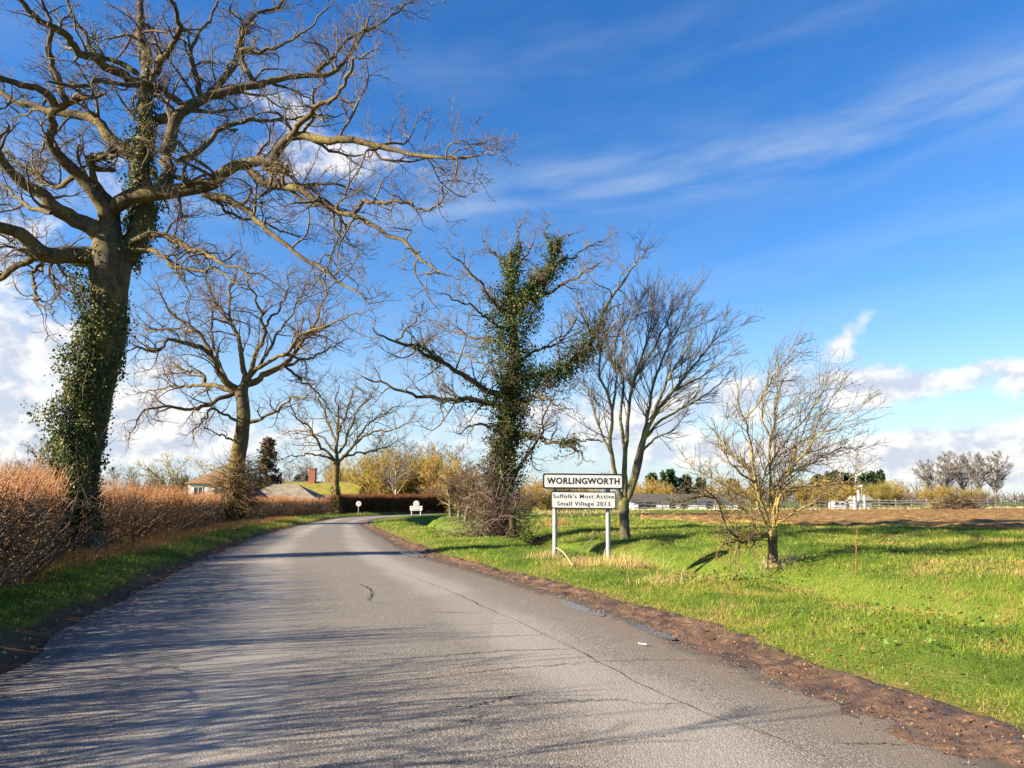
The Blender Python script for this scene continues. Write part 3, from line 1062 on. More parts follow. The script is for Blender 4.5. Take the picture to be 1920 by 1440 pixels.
OAKL = [
    dict(spacing=0.44, t0=0.16, ang=(32, 75), ratio=0.34, lim=(0.6, 2.5), gnarl=0.29, trop=UP, tw=0.03, M=11, rmul=0.55, rtip=0.008, rmax=0.06, endfork=2, sides=4),
    dict(spacing=0.22, t0=0.12, ang=(30, 72), ratio=0.52, lim=(0.4, 1.4), gnarl=0.25, trop=UP, tw=0.05, M=6, rmul=0.55, rtip=0.0055, rmax=0.02, endfork=2, sides=3),
    dict(spacing=0.115, t0=0.12, ang=(28, 68), ratio=0.5, lim=(0.18, 0.6), gnarl=0.25, trop=UP, tw=0.07, M=3, rmul=0.7, rtip=0.0038, rmax=0.009, endfork=2, sides=3),
]
oak1 = build_tree('oak_tree', 'huge bare oak with leaning ivy clad trunk standing in the roadside hedge, largest tree', 'tree', b1, T1, limbs1, OAKL,
                  (M_oak, M_twig, M_twig), 0.45, 30, 0.07, 3, 10, jag=0.32)
g = Geo()
LEFT = np.array([-1.0, -0.55, 0])
ivy_on(g, *T1, 21000, 0.072, 0.60, 0.07, 0.86, LEFT, 1.0, bare=0.33, fade=0.45, bulge=[(0.07, 0.45), (0.2, 0.75), (0.33, 1.15), (0.45, 1.05), (0.6, 0.7), (0.8, 0.5)])
ivy_on(g, *T1, 900, 0.065, 0.10, 0.30, 0.80, (1, 0.3, 0), 0.9)
ivy_on(g, stem1[:, :3], stem1[:, 3], 4200, 0.08, 0.34, 0.0, 0.62, bulge=[(0, 1.2), (0.2, 1.2), (0.35, 0.55), (0.62, 0.15)])
link('ivy', g.mesh('ivy', M_leaf, b1, False), oak1, kind='stuff')
# trailing ivy stems on the trunk
g = Geo()
nst = 26
ti = rng.uniform(0.08, 0.5, nst)
st = np.array([T1[0][int(k * 79)] for k in ti])
st = st + nrm(np.c_[-np.abs(rng.normal(size=nst)) + 0.3, -np.ones(nst), np.zeros(nst)]) * np.array([T1[1][int(k * 79)] for k in ti])[:, None] * 1.03
pp, rr = walk(st, np.tile([0.1, -0.05, 1.0], (nst, 1)), rng.uniform(0.8, 2.4, nst), np.full(nst, 0.014), np.full(nst, 0.006), 9, 0.16, np.array([0.0, 0.02, 0.2]), 0.2)
tubes(g, pp, rr, 4, np.tile([0.22, 0.18, 0.13], (nst, 1)))
link('ivy_stems', g.mesh('ivy_stems', M_dry, b1), oak1, kind='stuff')

# ---- the second oak by the hedge
Z5 = lambda pts: zoomed(pts, 220, 460, 2.667)
b2 = G(441, 980)
Y2 = float(b2[1])
b2[2] -= 0.15
T2px = [(590, 1390, 62), (578, 1290, 62), (572, 1200, 70), (590, 1120, 72), (610, 1020, 74), (622, 950, 70), (630, 850, 66), (628, 790, 60), (622, 735, 60), (640, 690, 40)]
t2 = catmull([np.r_[P(220 + x / 2.667, 460 + y / 2.667, Y2), w / 2.667 / 2 / F * Y2] for (x, y, w) in T2px], 80)
SEEN.clear()
limbs2 = [
    (Z5([(620, 730), (560, 690), (500, 600), (450, 530), (380, 492), (330, 470), (260, 480), (200, 522), (150, 520), (50, 520)]), 15, 3, -3.0),
    (Z5([(480, 575), (450, 500), (400, 430), (330, 390), (260, 330), (220, 250), (190, 180)]), 9, 2, -1.0, -0.8),
    (Z5([(625, 720), (640, 640), (610, 520), (598, 440), (560, 380), (562, 250), (590, 150), (600, 80)]), 13, 2, 1.5),
    (Z5([(645, 690), (690, 560), (720, 470), (730, 400), (705, 300), (660, 200), (650, 110)]), 12, 2, -2.0),
    (Z5([(645, 700), (760, 640), (840, 592), (900, 510), (960, 430), (1005, 350), (1060, 220)]), 15, 2, 2.0),
    (Z5([(670, 630), (760, 582), (840, 540), (940, 445), (1050, 400), (1160, 360), (1230, 340)]), 9, 2, -3.5, -0.5),
    (Z5([(830, 600), (900, 660), (960, 700), (1010, 750), (1060, 830)]), 6, 2, 3.0, 1.0),
    (Z5([(600, 740), (520, 705), (450, 692), (420, 645), (340, 620), (250, 600)]), 13, 2, 3.5),
    (Z5([(595, 740), (520, 765), (450, 792), (400, 820), (300, 812), (230, 800), (150, 830), (60, 940)]), 10, 2, -4.0),
    (Z5([(600, 880), (540, 850), (480, 820), (420, 880), (380, 930), (370, 980)]), 6, 2, -2.0),
    (Z5([(655, 885), (720, 860), (790, 842), (830, 800), (880, 760), (960, 760)]), 8, 2, -2.5),
    (Z5([(590, 980), (540, 960), (480, 930), (420, 900)]), 4, 1.5, -2.0),
    (Z5([(560, 380), (500, 300), (450, 200), (440, 110)]), 6, 2, 3.0, 0.8),
    (Z5([(725, 420), (800, 330), (850, 230), (860, 130)]), 6, 2, 0.0, -1.0),
    (Z5([(400, 430), (300, 420), (180, 420), (110, 400)]), 6, 2, 4.0, -0.8),
    (Z5([(450, 700), (330, 700), (200, 720), (100, 740)]), 7, 2, 4.5, 2.0),
    (Z5([(560, 700), (500, 560), (480, 440), (470, 320), (420, 240)]), 8, 2, 5.0, 0.0),
    (Z5([(840, 600), (960, 560), (1060, 520), (1140, 470)]), 7, 2, 5.0, 0.5),
    (Z5([(645, 690), (740, 560), (800, 440), (880, 330), (940, 200)]), 8, 2, 5.5, 0.0),
]
limbs2 = [limb_from_px(l, Y2) for l in limbs2]
OAKM = [
    dict(spacing=0.48, t0=0.2, ang=(30, 72), ratio=0.42, lim=(0.9, 3.6), gnarl=0.21, trop=UP, tw=0.05, M=9, rmul=0.6, rtip=0.012, rmax=0.06, endfork=2, sides=4),
    dict(spacing=0.36, t0=0.15, ang=(28, 68), ratio=0.52, lim=(0.6, 1.8), gnarl=0.23, trop=UP, tw=0.06, M=5, rmul=0.6, rtip=0.009, rmax=0.025, endfork=1, sides=3),
    dict(spacing=0.25, t0=0.15, ang=(28, 60), ratio=0.55, lim=(0.35, 0.9), gnarl=0.2, trop=UP, tw=0.08, M=3, rmul=0.75, rtip=0.0068, rmax=0.012, endfork=1, sides=3),
]
oak2 = build_tree('oak_tree', 'bare spreading oak with mossy brown trunk in the hedge, second tree along the left roadside', 'tree', b2, (t2[:, :3], t2[:, 3]), limbs2, OAKM,
                  (M_oak2, M_twig2, M_twig2), 0.25, 22, 0.09, 8, 8, jag=0.5)
g = Geo()
ivy_on(g, t2[:, :3], t2[:, 3], 1500, 0.13, 0.22, 0.0, 0.16, wts=[0.55, 0.35, 0.06, 0.02, 0.02])
link('ivy', g.mesh('ivy', M_leaf, b2, False), oak2, kind='stuff')
# twiggy growth sprouting round the lower trunk
g = Geo()
ns = 520
ti = rng.beta(2.2, 2.2, ns) * 0.42 + 0.06
st = t2[(ti * 79).astype(int), :3]
dv = nrm(np.c_[rng.normal(size=ns) + 0.35, rng.normal(size=ns), rng.normal(size=ns) * 0.25 + 0.05])
pp, rr = walk(st + dv * 0.3, dv, rng.uniform(0.6, 2.8, ns) * (1.1 - np.abs(ti - 0.25) * 2), np.full(ns, 0.022), np.full(ns, 0.008), 7, 0.16, np.array([0.6, 0, -0.15]), 0.06)
tubes(g, pp, rr, 3)
q, qr, ql = grow(pp, rr, np.full(ns, 1.5), 0.35, 0.2, (20, 60), 0.5, (0.3, 0.9), 0.15, np.array([0.5, 0, -0.1]), 0.05, 4, 0.7, 0.007)
tubes(g, q, qr, 3)
link('epicormic_twigs', g.mesh('epicormic_twigs', M_epi, b2), oak2, kind='stuff')

# ---- third oak, farther along
b3 = np.array([P(630, 958, 82)[0], 82.0, 0])
b3[2] = hz(b3[0], b3[1]) - 0.1
Y3 = 82.0
T3px = [(1106, 1335, 30), (1100, 1270, 28), (1094, 1200, 30), (1094, 1130, 34), (1098, 1080, 34)]
t3 = catmull([np.r_[P(220 + x / 2.667, 460 + y / 2.667, Y3), w / 2.667 / 2 / F * Y3] for (x, y, w) in T3px], 40)
SEEN.clear()
limbs3 = [
    (Z5([(1092, 1085), (1050, 1030), (1020, 1000), (980, 930), (920, 870), (880, 810), (860, 760)]), 7, 1.5, -3),
    (Z5([(1085, 1075), (1040, 1052), (960, 1045), (880, 1052), (830, 1062)]), 5, 1.5, -3),
    (Z5([(1100, 1085), (1100, 950), (1106, 860), (1092, 760), (1112, 690)]), 8, 1.5, 1),
    (Z5([(1108, 1085), (1180, 1000), (1240, 950), (1300, 922), (1390, 920), (1470, 890)]), 7, 1.5, -2),
    (Z5([(1110, 1040), (1160, 930), (1200, 830), (1280, 740), (1310, 690)]), 6, 1.5, 2),
    (Z5([(1100, 1000), (1060, 900), (1020, 800), (1000, 720), (960, 690)]), 6, 1.5, 3),
    (Z5([(1130, 1060), (1220, 1040), (1320, 1020), (1400, 990)]), 5, 1.5, 3),
    (Z5([(1100, 940), (1150, 830), (1170, 750), (1200, 690)]), 5, 1.5, -3),
    (Z5([(1092, 1040), (1020, 960), (930, 930), (850, 920)]), 5, 1.5, 4),
    (Z5([(1180, 1000), (1260, 890), (1350, 830), (1420, 800)]), 5, 1.5, 4, 0),
]
limbs3 = [limb_from_px(l, Y3) for l in limbs3]
OAKF = [
    dict(spacing=0.6, t0=0.2, ang=(28, 68), ratio=0.45, lim=(1.0, 3.6), gnarl=0.17, trop=UP, tw=0.05, M=7, rmul=0.65, rtip=0.018, rmax=0.06, endfork=2, sides=3),
    dict(spacing=0.6, t0=0.15, ang=(28, 65), ratio=0.5, lim=(0.7, 1.8), gnarl=0.18, trop=UP, tw=0.06, M=4, rmul=0.7, rtip=0.014, rmax=0.03, endfork=1, sides=3),
    dict(spacing=0.36, t0=0.1, ang=(28, 60), ratio=0.55, lim=(0.5, 1.1), gnarl=0.1, trop=UP, tw=0.08, M=3, rmul=0.8, rtip=0.010, rmax=0.016, endfork=1, sides=3),
]
oak3 = build_tree('oak_tree', 'bare round crowned oak beyond the mossy roofed house, third tree along the left roadside', 'tree', b3, (t3[:, :3], t3[:, 3]), limbs3, OAKF,
                  (M_oak2, M_twig, M_twig), 0.2, 12, 0.06, 12, 6, jag=0.7)
g = Geo()
ivy_on(g, t3[:, :3], t3[:, 3], 260, 0.22, 0.28, 0.05, 0.55, wts=[0.3, 0.2, 0.1, 0.1, 0.3])
link('ivy', g.mesh('ivy', M_leaf, b3, False), oak3, kind='stuff')

# ---- ivy covered tree in the middle
Z8 = lambda pts: zoomed(pts, 660, 400, 2.322)
b4 = np.array([P(932, 1003, 31.5)[0], 31.5, 0])
Y4 = 31.5
b4[2] = hz(b4[0], b4[1]) - 0.1
T4px = [(640, 1420, 90), (645, 1300, 70), (655, 1150, 62), (672, 1000, 58), (690, 850, 52), (702, 700, 46), (704, 560, 42), (698, 420, 36), (692, 300, 30), (690, 200, 22), (688, 165, 14)]
t4 = catmull([np.r_[P(660 + x / 2.322, 400 + y / 2.322, Y4), w / 2.322 / 2 / F * Y4] for (x, y, w) in T4px], 90)
SEEN.clear()
second4 = limb_from_px((Z8([(712, 450), (760, 360), (810, 300), (850, 260), (880, 200), (890, 130)]), 14, 6, -0.6), Y4)
right4 = limb_from_px((Z8([(712, 720), (800, 705), (880, 690), (960, 640), (1030, 560), (1080, 460), (1110, 400), (1150, 340), (1200, 280), (1240, 200)]), 14, 3, -1.5), Y4)
limbs4 = [second4, right4] + [limb_from_px(l, Y4) for l in [
    (Z8([(690, 430), (640, 410), (592, 345), (540, 280), (460, 200), (420, 170)]), 9, 2, -1.5),
    (Z8([(690, 810), (650, 790), (560, 750), (450, 690), (380, 640), (290, 592), (190, 550), (100, 530), (90, 490)]), 14, 2.5, -2.5),
    (Z8([(690, 850), (640, 842), (540, 820), (430, 802), (300, 802), (200, 770), (120, 732), (40, 700)]), 14, 2.5, -1.5),
    (Z8([(380, 640), (300, 580), (200, 560), (240, 500), (300, 430)]), 7, 2, -3.5, -1.2),
    (Z8([(760, 380), (820, 360), (880, 332), (950, 290), (1020, 255), (1100, 200)]), 8, 2, -2.0, -0.3),
    (Z8([(700, 970), (780, 965), (840, 990), (920, 1002), (980, 1030), (1000, 1070)]), 10, 3, -2.0),
    (Z8([(900, 1000), (960, 985), (1060, 992), (1110, 990)]), 5, 2, -2.4, -1.2),
    (Z8([(690, 1180), (740, 1080), (800, 1000), (860, 830), (880, 780)]), 9, 2, -1.6),
    (Z8([(700, 180), (730, 160), (720, 95), (748, 35), (750, 22)]), 4, 2, -0.4),
    (Z8([(885, 150), (858, 130), (845, 85), (850, 45)]), 3.5, 1.5, -0.4, -0.6),
    (Z8([(890, 150), (910, 105), (940, 96), (968, 95)]), 4, 1.5, -0.8, -0.6),
    (Z8([(700, 600), (620, 560), (520, 540), (430, 520), (360, 470)]), 7, 2, 3.0),
    (Z8([(705, 650), (800, 600), (900, 560), (960, 480), (1000, 380)]), 7, 2, 3.5),
    (Z8([(690, 300), (720, 230), (780, 150), (800, 90)]), 6, 2, 2.0),
    (Z8([(880, 210), (960, 190), (1040, 140), (1120, 110)]), 4, 1.5, 1.5, -0.5),
    (Z8([(990, 620), (1060, 590), (1130, 500), (1200, 470), (1290, 430)]), 6, 1.5, -3.0, -0.8),
    (Z8([(690, 520), (600, 470), (520, 400), (430, 370), (390, 350)]), 6, 2, -3.0),
    (Z8([(690, 760), (600, 680), (500, 620), (420, 600)]), 6, 2, 3.0),
    (Z8([(710, 830), (800, 800), (880, 820), (960, 860)]), 6, 2, -3.0),
    (Z8([(690, 900), (620, 930), (540, 920), (460, 960)]), 6, 2, -2.0),
    (Z8([(695, 250), (640, 190), (580, 130), (560, 100)]), 5, 1.5, 1.0),
]]
OAKI = [
    dict(spacing=0.36, t0=0.15, ang=(30, 72), ratio=0.4, lim=(0.7, 2.6), gnarl=0.22, trop=UP, tw=0.04, M=9, rmul=0.6, rtip=0.008, rmax=0.04, endfork=2, sides=4),
    dict(spacing=0.25, t0=0.12, ang=(28, 70), ratio=0.52, lim=(0.4, 1.3), gnarl=0.24, trop=UP, tw=0.05, M=5, rmul=0.6, rtip=0.0065, rmax=0.018, endfork=1, sides=3),
    dict(spacing=0.145, t0=0.15, ang=(28, 62), ratio=0.55, lim=(0.22, 0.65), gnarl=0.2, trop=UP, tw=0.07, M=3, rmul=0.75, rtip=0.0052, rmax=0.009, endfork=1, sides=3),
]
tr4 = build_tree('ivy_covered_tree', 'tree smothered in dark ivy up to its split top, left of the village sign', 'tree', b4, (t4[:, :3], t4[:, 3]), limbs4, OAKI,
                 (M_oak, M_twig, M_twig), 0.3, 18, 0.08, 21, 7, jag=0.3)
g = Geo()
DK = [0.36, 0.34, 0.19, 0.07, 0.04]
ivy_on(g, t4[:, :3], t4[:, 3], 21000, 0.080, 0.95, 0.16, 1.0, bare=0.32, fade=0.15, bulge=[(0.16, 0.35), (0.3, 0.55), (0.42, 0.7), (0.55, 0.75), (0.68, 1.0), (0.8, 1.1), (0.93, 0.75), (1.0, 0.5)], droop=0.3, wts=DK)
ivy_on(g, second4[0], second4[1], 6800, 0.080, 0.85, 0.0, 1.0, bare=0.30, fade=0.35, bulge=[(0, 1.4), (0.4, 1.15), (0.8, 0.9), (1, 0.3)], droop=0.5, wts=DK)
for l_ in limbs4[2:]:
    ivy_on(g, l_[0], l_[1], 520, 0.075, 0.42, 0.0, 0.42, fade=0.9, bare=0.36, droop=0.8, wts=DK)
ivy_on(g, right4[0], right4[1], 6400, 0.080, 0.70, 0.05, 0.74, bare=0.36, fade=0.5, bulge=[(0, 1.3), (0.4, 1.0), (0.66, 0.5)], droop=0.7, wts=[0.62, 0.3, 0.05, 0.02, 0.01])
link('ivy', g.mesh('ivy', M_leaf, b4, False), tr4, kind='stuff')

# brambles and dead sticks heaped round its foot
bx, by = b4[0], b4[1]
n_ = 950
g = Geo()
a = rng.uniform(0, 2 * np.pi, n_)
rd = np.abs(rng.normal(size=n_)) * 0.75
st = np.c_[bx + 0.05 + np.cos(a) * rd * 1.1, by - 0.3 + np.sin(a) * rd, np.zeros(n_)]
st[:, 2] = height(st[:, 0], st[:, 1])
st[:, 2] += rng.uniform(0, 1, n_) ** 1.4 * np.clip(4.2 - 2.6 * rd, 0.2, 5)
dv = np.c_[rng.normal(size=n_) * 0.8, rng.normal(size=n_) * 0.8, np.abs(rng.normal(size=n_)) * 0.9]
pp, rr = walk(st, dv, rng.uniform(0.4, 1.6, n_), rng.uniform(0.008, 0.016, n_), np.full(n_, 0.005), 7, 0.22, np.array([0, 0, -1.0]), 0.10)
tubes(g, pp, rr, 3, pick([(0.09, 0.06, 0.05), (0.2, 0.15, 0.12), (0.13, 0.07, 0.05), (0.28, 0.23, 0.18)], n_))
br = thing('bramble_thicket', 'tangle of brown brambles and dead sticks round the ivy covered trunk', 'bush', b4)
link('canes', g.mesh('canes', M_dry, b4), br, kind='stuff')
g = Geo()
n_ = 5200
a = rng.uniform(0, 2 * np.pi, n_)
rd = np.abs(rng.normal(size=n_)) * 0.62
pos = np.c_[bx - 0.1 + np.cos(a) * rd * 1.15, by - 0.25 + np.sin(a) * rd, np.zeros(n_)]
pos[:, 2] = height(pos[:, 0], pos[:, 1]) + 0.05 + rng.uniform(0, 1, n_) ** 1.3 * np.clip(4.0 - 2.4 * rd, 0.2, 5)
leaf_geo(g, pos, rng.normal(size=(n_, 3)) + np.array([-0.4, -0.4, 0.4]), 0.065 * rng.uniform(0.6, 1.3, n_), pick([(0.03, 0.036, 0.014), (0.055, 0.06, 0.02), (0.11, 0.055, 0.028), (0.19, 0.10, 0.03), (0.06, 0.038, 0.028)], n_, [0.25, 0.12, 0.25, 0.10, 0.28]))
link('leaves', g.mesh('leaves', M_leaf, b4, False), br, kind='stuff')
st = thing('dead_stump', 'mossy broken stump among the brambles at the foot of the ivy covered tree', 'stump', P(961, 1000, 30.6))
sb = np.array(st.location)
sb[2] = hz(sb[0], sb[1]) - 0.05
st.location = sb
pl = catmull([sb, sb + [0.02, 0, 0.6], sb + [-0.03, 0, 1.15]], 20)
link('trunk', trunk_mesh(pl, np.linspace(0.17, 0.13, 20), 0.2, 14, 20, 0.12, 3).mesh('trunk', M_oak2, sb), st)

# ---- many stemmed tree right of the sign
b5 = np.array([P(1172, 1009, 27.5)[0], 27.5, 0])
Y5 = 27.5
b5[2] = hz(b5[0], b5[1]) - 0.1
T5px = [(1190, 1430, 46), (1188, 1380, 40), (1186, 1320, 40), (1184, 1270, 46), (1190, 1240, 40)]
t5 = catmull([np.r_[P(660 + x / 2.322, 400 + y / 2.322, Y5), w / 2.322 / 2 / F * Y5] for (x, y, w) in T5px], 40)
SEEN.clear()
limbs5 = [limb_from_px(l, Y5) for l in [
    (Z8([(1180, 1270), (1150, 1170), (1134, 1060), (1125, 1000), (1132, 870), (1100, 760), (1075, 690), (1080, 600), (1120, 480)]), 11, 2, -0.6),
    (Z8([(1186, 1260), (1188, 1130), (1194, 1000), (1202, 870), (1230, 720), (1270, 600), (1300, 480), (1310, 360)]), 12, 1.5, 0.6),
    (Z8([(1200, 1250), (1245, 1120), (1275, 980), (1330, 860), (1400, 770), (1480, 670), (1560, 570), (1620, 500)]), 12, 1.5, -0.9),
    (Z8([(1200, 1230), (1250, 1040), (1286, 900), (1310, 760), (1350, 640), (1420, 500), (1450, 400)]), 11, 1.5, 0.9),
    (Z8([(1190, 1060), (1170, 900), (1180, 760), (1170, 640), (1200, 500), (1240, 390)]), 8, 1.5, 1.6),
    (Z8([(1275, 980), (1350, 900), (1440, 850), (1540, 790), (1620, 720)]), 7, 1.5, 0.5, -0.4),
    (Z8([(1134, 1060), (1090, 970), (1060, 880), (1030, 800), (1010, 720)]), 6, 1.5, 0.6, -0.3),
    (Z8([(1300, 900), (1380, 720), (1440, 620), (1520, 480)]), 7, 1.5, -1.6, 0.2),
    (Z8([(1230, 720), (1330, 560), (1390, 430), (1400, 340)]), 6, 1.5, 2.0, 0.4),
    (Z8([(1400, 770), (1500, 720), (1600, 650), (1660, 600)]), 5, 1.2, -1.4, -0.5),
    (Z8([(1260, 1040), (1320, 980), (1400, 940), (1440, 900)]), 6, 1.5, -1.8, 0.0),
    (Z8([(1132, 870), (1150, 720), (1140, 600), (1180, 470)]), 6, 1.2, -1.4, -0.4),
]]
RT = nrm(np.array([0.28, 0.0, 0.9]))
ASC = [
    dict(spacing=0.165, t0=0.34, ang=(20, 58), ratio=0.38, lim=(0.5, 2.0), gnarl=0.055, trop=RT, tw=0.05, M=7, rmul=0.5, rtip=0.006, rmax=0.025, endfork=2, sides=3),
    dict(spacing=0.165, t0=0.10, ang=(15, 42), ratio=0.52, lim=(0.35, 1.3), gnarl=0.05, trop=RT, tw=0.05, M=4, rmul=0.6, rtip=0.0052, rmax=0.010, endfork=1, sides=3),
    dict(spacing=0.26, t0=0.1, ang=(15, 40), ratio=0.5, lim=(0.2, 0.6), gnarl=0.05, trop=RT, tw=0.05, M=3, rmul=0.8, rtip=0.0045, rmax=0.007, endfork=1, sides=3),
]
tr5 = build_tree('maple_tree', 'slender many stemmed bare tree with fine upswept twigs just right of the village sign', 'tree', b5, (t5[:, :3], t5[:, 3]), limbs5, ASC,
                 (M_stem, M_stemtw, M_stemtw), 0.25, 16, 0.05, 31, 7, jag=0.12, limbname='stem')

# ---- the yellow hawthorn on the ditch bank
Z6 = lambda pts: zoomed(pts, 1180, 560, 2.483)
b6 = G(1449, 1062)
Y6 = float(b6[1])
b6[2] -= 0.08
T6px = [(672, 1250, 52), (670, 1200, 42), (668, 1150, 40), (668, 1110, 44), (670, 1070, 34)]
t6 = catmull([np.r_[P(1180 + x / 2.483, 560 + y / 2.483, Y6), w / 2.483 / 2 / F * Y6] for (x, y, w) in T6px], 36)
SEEN.clear()
limbs6 = [limb_from_px((l[0], l[1] * 0.8, l[2] * 0.8, *l[3:]), Y6) for l in [
    (Z6([(660, 1110), (590, 1112), (535, 1132), (485, 1122), (440, 1145), (412, 1172)]), 10, 3, -0.9),
    (Z6([(655, 1100), (600, 1092), (500, 1108), (462, 1070), (430, 1010), (400, 930), (350, 880), (320, 840)]), 8, 2, -1.2),
    (Z6([(655, 1085), (610, 1000), (596, 900), (560, 810), (520, 770), (470, 720), (420, 660), (392, 590)]), 9, 2, 0.6),
    (Z6([(650, 1050), (615, 950), (590, 860), (572, 750), (556, 630), (535, 560), (510, 470), (492, 370)]), 10, 2, -0.4),
    (Z6([(670, 1070), (662, 920), (652, 780), (655, 650), (680, 550), (700, 440), (750, 300)]), 9, 1.5, 0.3),
    (Z6([(675, 1060), (680, 930), (730, 810), (820, 720), (880, 640), (990, 580), (1100, 480)]), 8, 1.5, -0.7),
    (Z6([(680, 1040), (700, 920), (770, 880), (850, 870), (950, 862), (1020, 840), (1100, 760)]), 8, 1.5, -1.3),
    (Z6([(672, 980), (720, 830), (800, 780), (860, 760), (960, 700), (1080, 700)]), 7, 1.5, 1.0),
    (Z6([(680, 1060), (740, 1010), (800, 980), (880, 930), (930, 900)]), 6, 1.5, -1.2),
    (Z6([(640, 1040), (560, 1000), (480, 940), (440, 870), (380, 830), (290, 780), (250, 730)]), 7, 1.5, 0.9),
    (Z6([(400, 930), (330, 920), (270, 930), (220, 950), (160, 900)]), 5, 1.2, -1.6, -0.9),
    (Z6([(590, 860), (500, 800), (450, 740), (440, 650), (470, 520)]), 6, 1.2, -1.2, -0.2),
    (Z6([(655, 650), (620, 540), (640, 430), (700, 330), (800, 200)]), 5, 1.2, 0.8, 0.3),
    (Z6([(540, 560), (600, 480), (660, 380), (720, 250), (790, 210)]), 5, 1.2, -1.0, -0.4),
    (Z6([(820, 720), (880, 560), (940, 470), (1000, 360)]), 4, 1.2, -0.2, -0.6),
    (Z6([(600, 940), (620, 820), (690, 720), (780, 600), (880, 470), (930, 340)]), 6, 1.2, 1.4, 0.1),
    (Z6([(660, 900), (740, 780), (800, 640), (860, 500), (900, 400)]), 5, 1.2, 0.3, 0.2),
    (Z6([(680, 1030), (640, 960), (520, 900), (420, 840)]), 5, 1.2, 1.6, 0.0),
]]
RT2 = nrm(np.array([0.8, 0.0, 0.75]))
HAW = [
    dict(spacing=0.11, t0=0.12, ang=(22, 60), ratio=0.42, lim=(0.3, 1.7), gnarl=0.085, trop=RT2, tw=0.06, M=8, rmul=0.45, rtip=0.0042, rmax=0.012, endfork=2, sides=4),
    dict(spacing=0.18, t0=0.12, ang=(30, 75), ratio=0.45, lim=(0.10, 0.5), gnarl=0.10, trop=RT2, tw=0.06, M=4, rmul=0.65, rtip=0.0036, rmax=0.008, endfork=1, sides=3),
    dict(spacing=0.16, t0=0.2, ang=(35, 80), ratio=0.4, lim=(0.04, 0.2), gnarl=0.1, trop=RT2, tw=0.03, M=3, rmul=0.8, rtip=0.003, rmax=0.005, sides=3),
]
tr6 = build_tree('hawthorn_tree', 'small windswept hawthorn crusted with yellow lichen on the grassy ditch bank', 'tree', b6, (t6[:, :3], t6[:, 3]), limbs6, HAW,
                 (M_haw, M_haw, M_hawtw), 0.3, 16, 0.14, 41, 7, jag=0.14)
tr6.children[0].data.materials[0] = M_oak2
# dense lichened spurs in the lower crown
g = Geo()
low = [l for i, l in enumerate(limbs6) if i in (0, 1, 2, 6, 7, 8, 9, 10, 17)]
pp, rr, ll = stack(low)
q, qr, ql = grow(pp, rr, ll, 0.075, 0.1, (30, 90), 0.22, (0.14, 0.6), 0.2, RT2, 0.0, 6, 0.6, 0.005, 0.012)
tubes(g, q, qr, 3)
q, qr, ql = grow(q, qr, ql, 0.07, 0.1, (30, 90), 0.5, (0.05, 0.2), 0.2, RT2, 0.0, 3, 0.8, 0.004, 0.008)
tubes(g, q, qr, 3)
link('lichened_spurs', g.mesh('lichened_spurs', M_haw, b6), tr6, kind='stuff')


# ------------------------------------------------------------------ hedges
HB = [(-4.9, -14), (-5.6, -6), (-6.3, 1), (-7.3, 7)] + [ground_px(x, y, 0.2) for (x, y) in [(0, 1118), (100, 1062), (200, 1026), (330, 1005), (440, 977), (530, 970)]] + [(-19.6, 70), (-18.6, 81)]
hc = catmull([(*p, 0) for p in HB], 400)[:, :2]
ht = nrm(np.gradient(hc, axis=0))
hc = hc + np.stack([-ht[:, 1], ht[:, 0]], 1) * (0.65 + 0.55 * np.exp(-((hc[:, 1:2] - b1[1]) / 1.6) ** 2) + 0.5 * np.exp(-((hc[:, 1:2] - b2[1]) / 2.5) ** 2))          # centre line lies behind the face
hs = np.r_[0, np.cumsum(np.hypot(*np.diff(hc, axis=0).T))]


def at_s(s):
    p = np.stack([np.interp(s, hs, hc[:, 0]), np.interp(s, hs, hc[:, 1])], -1)
    q = np.stack([np.interp(s + 0.3, hs, hc[:, 0]), np.interp(s + 0.3, hs, hc[:, 1])], -1)
    d = q - p
    return p, np.arctan2(d[..., 1], d[..., 0])


HTW = [(0.12, 0.075, 0.045), (0.28, 0.18, 0.105), (0.44, 0.30, 0.18), (0.58, 0.45, 0.31), (0.40, 0.20, 0.095)]
HLF = [(0.38, 0.20, 0.08), (0.22, 0.11, 0.05), (0.45, 0.28, 0.13), (0.10, 0.11, 0.03)]


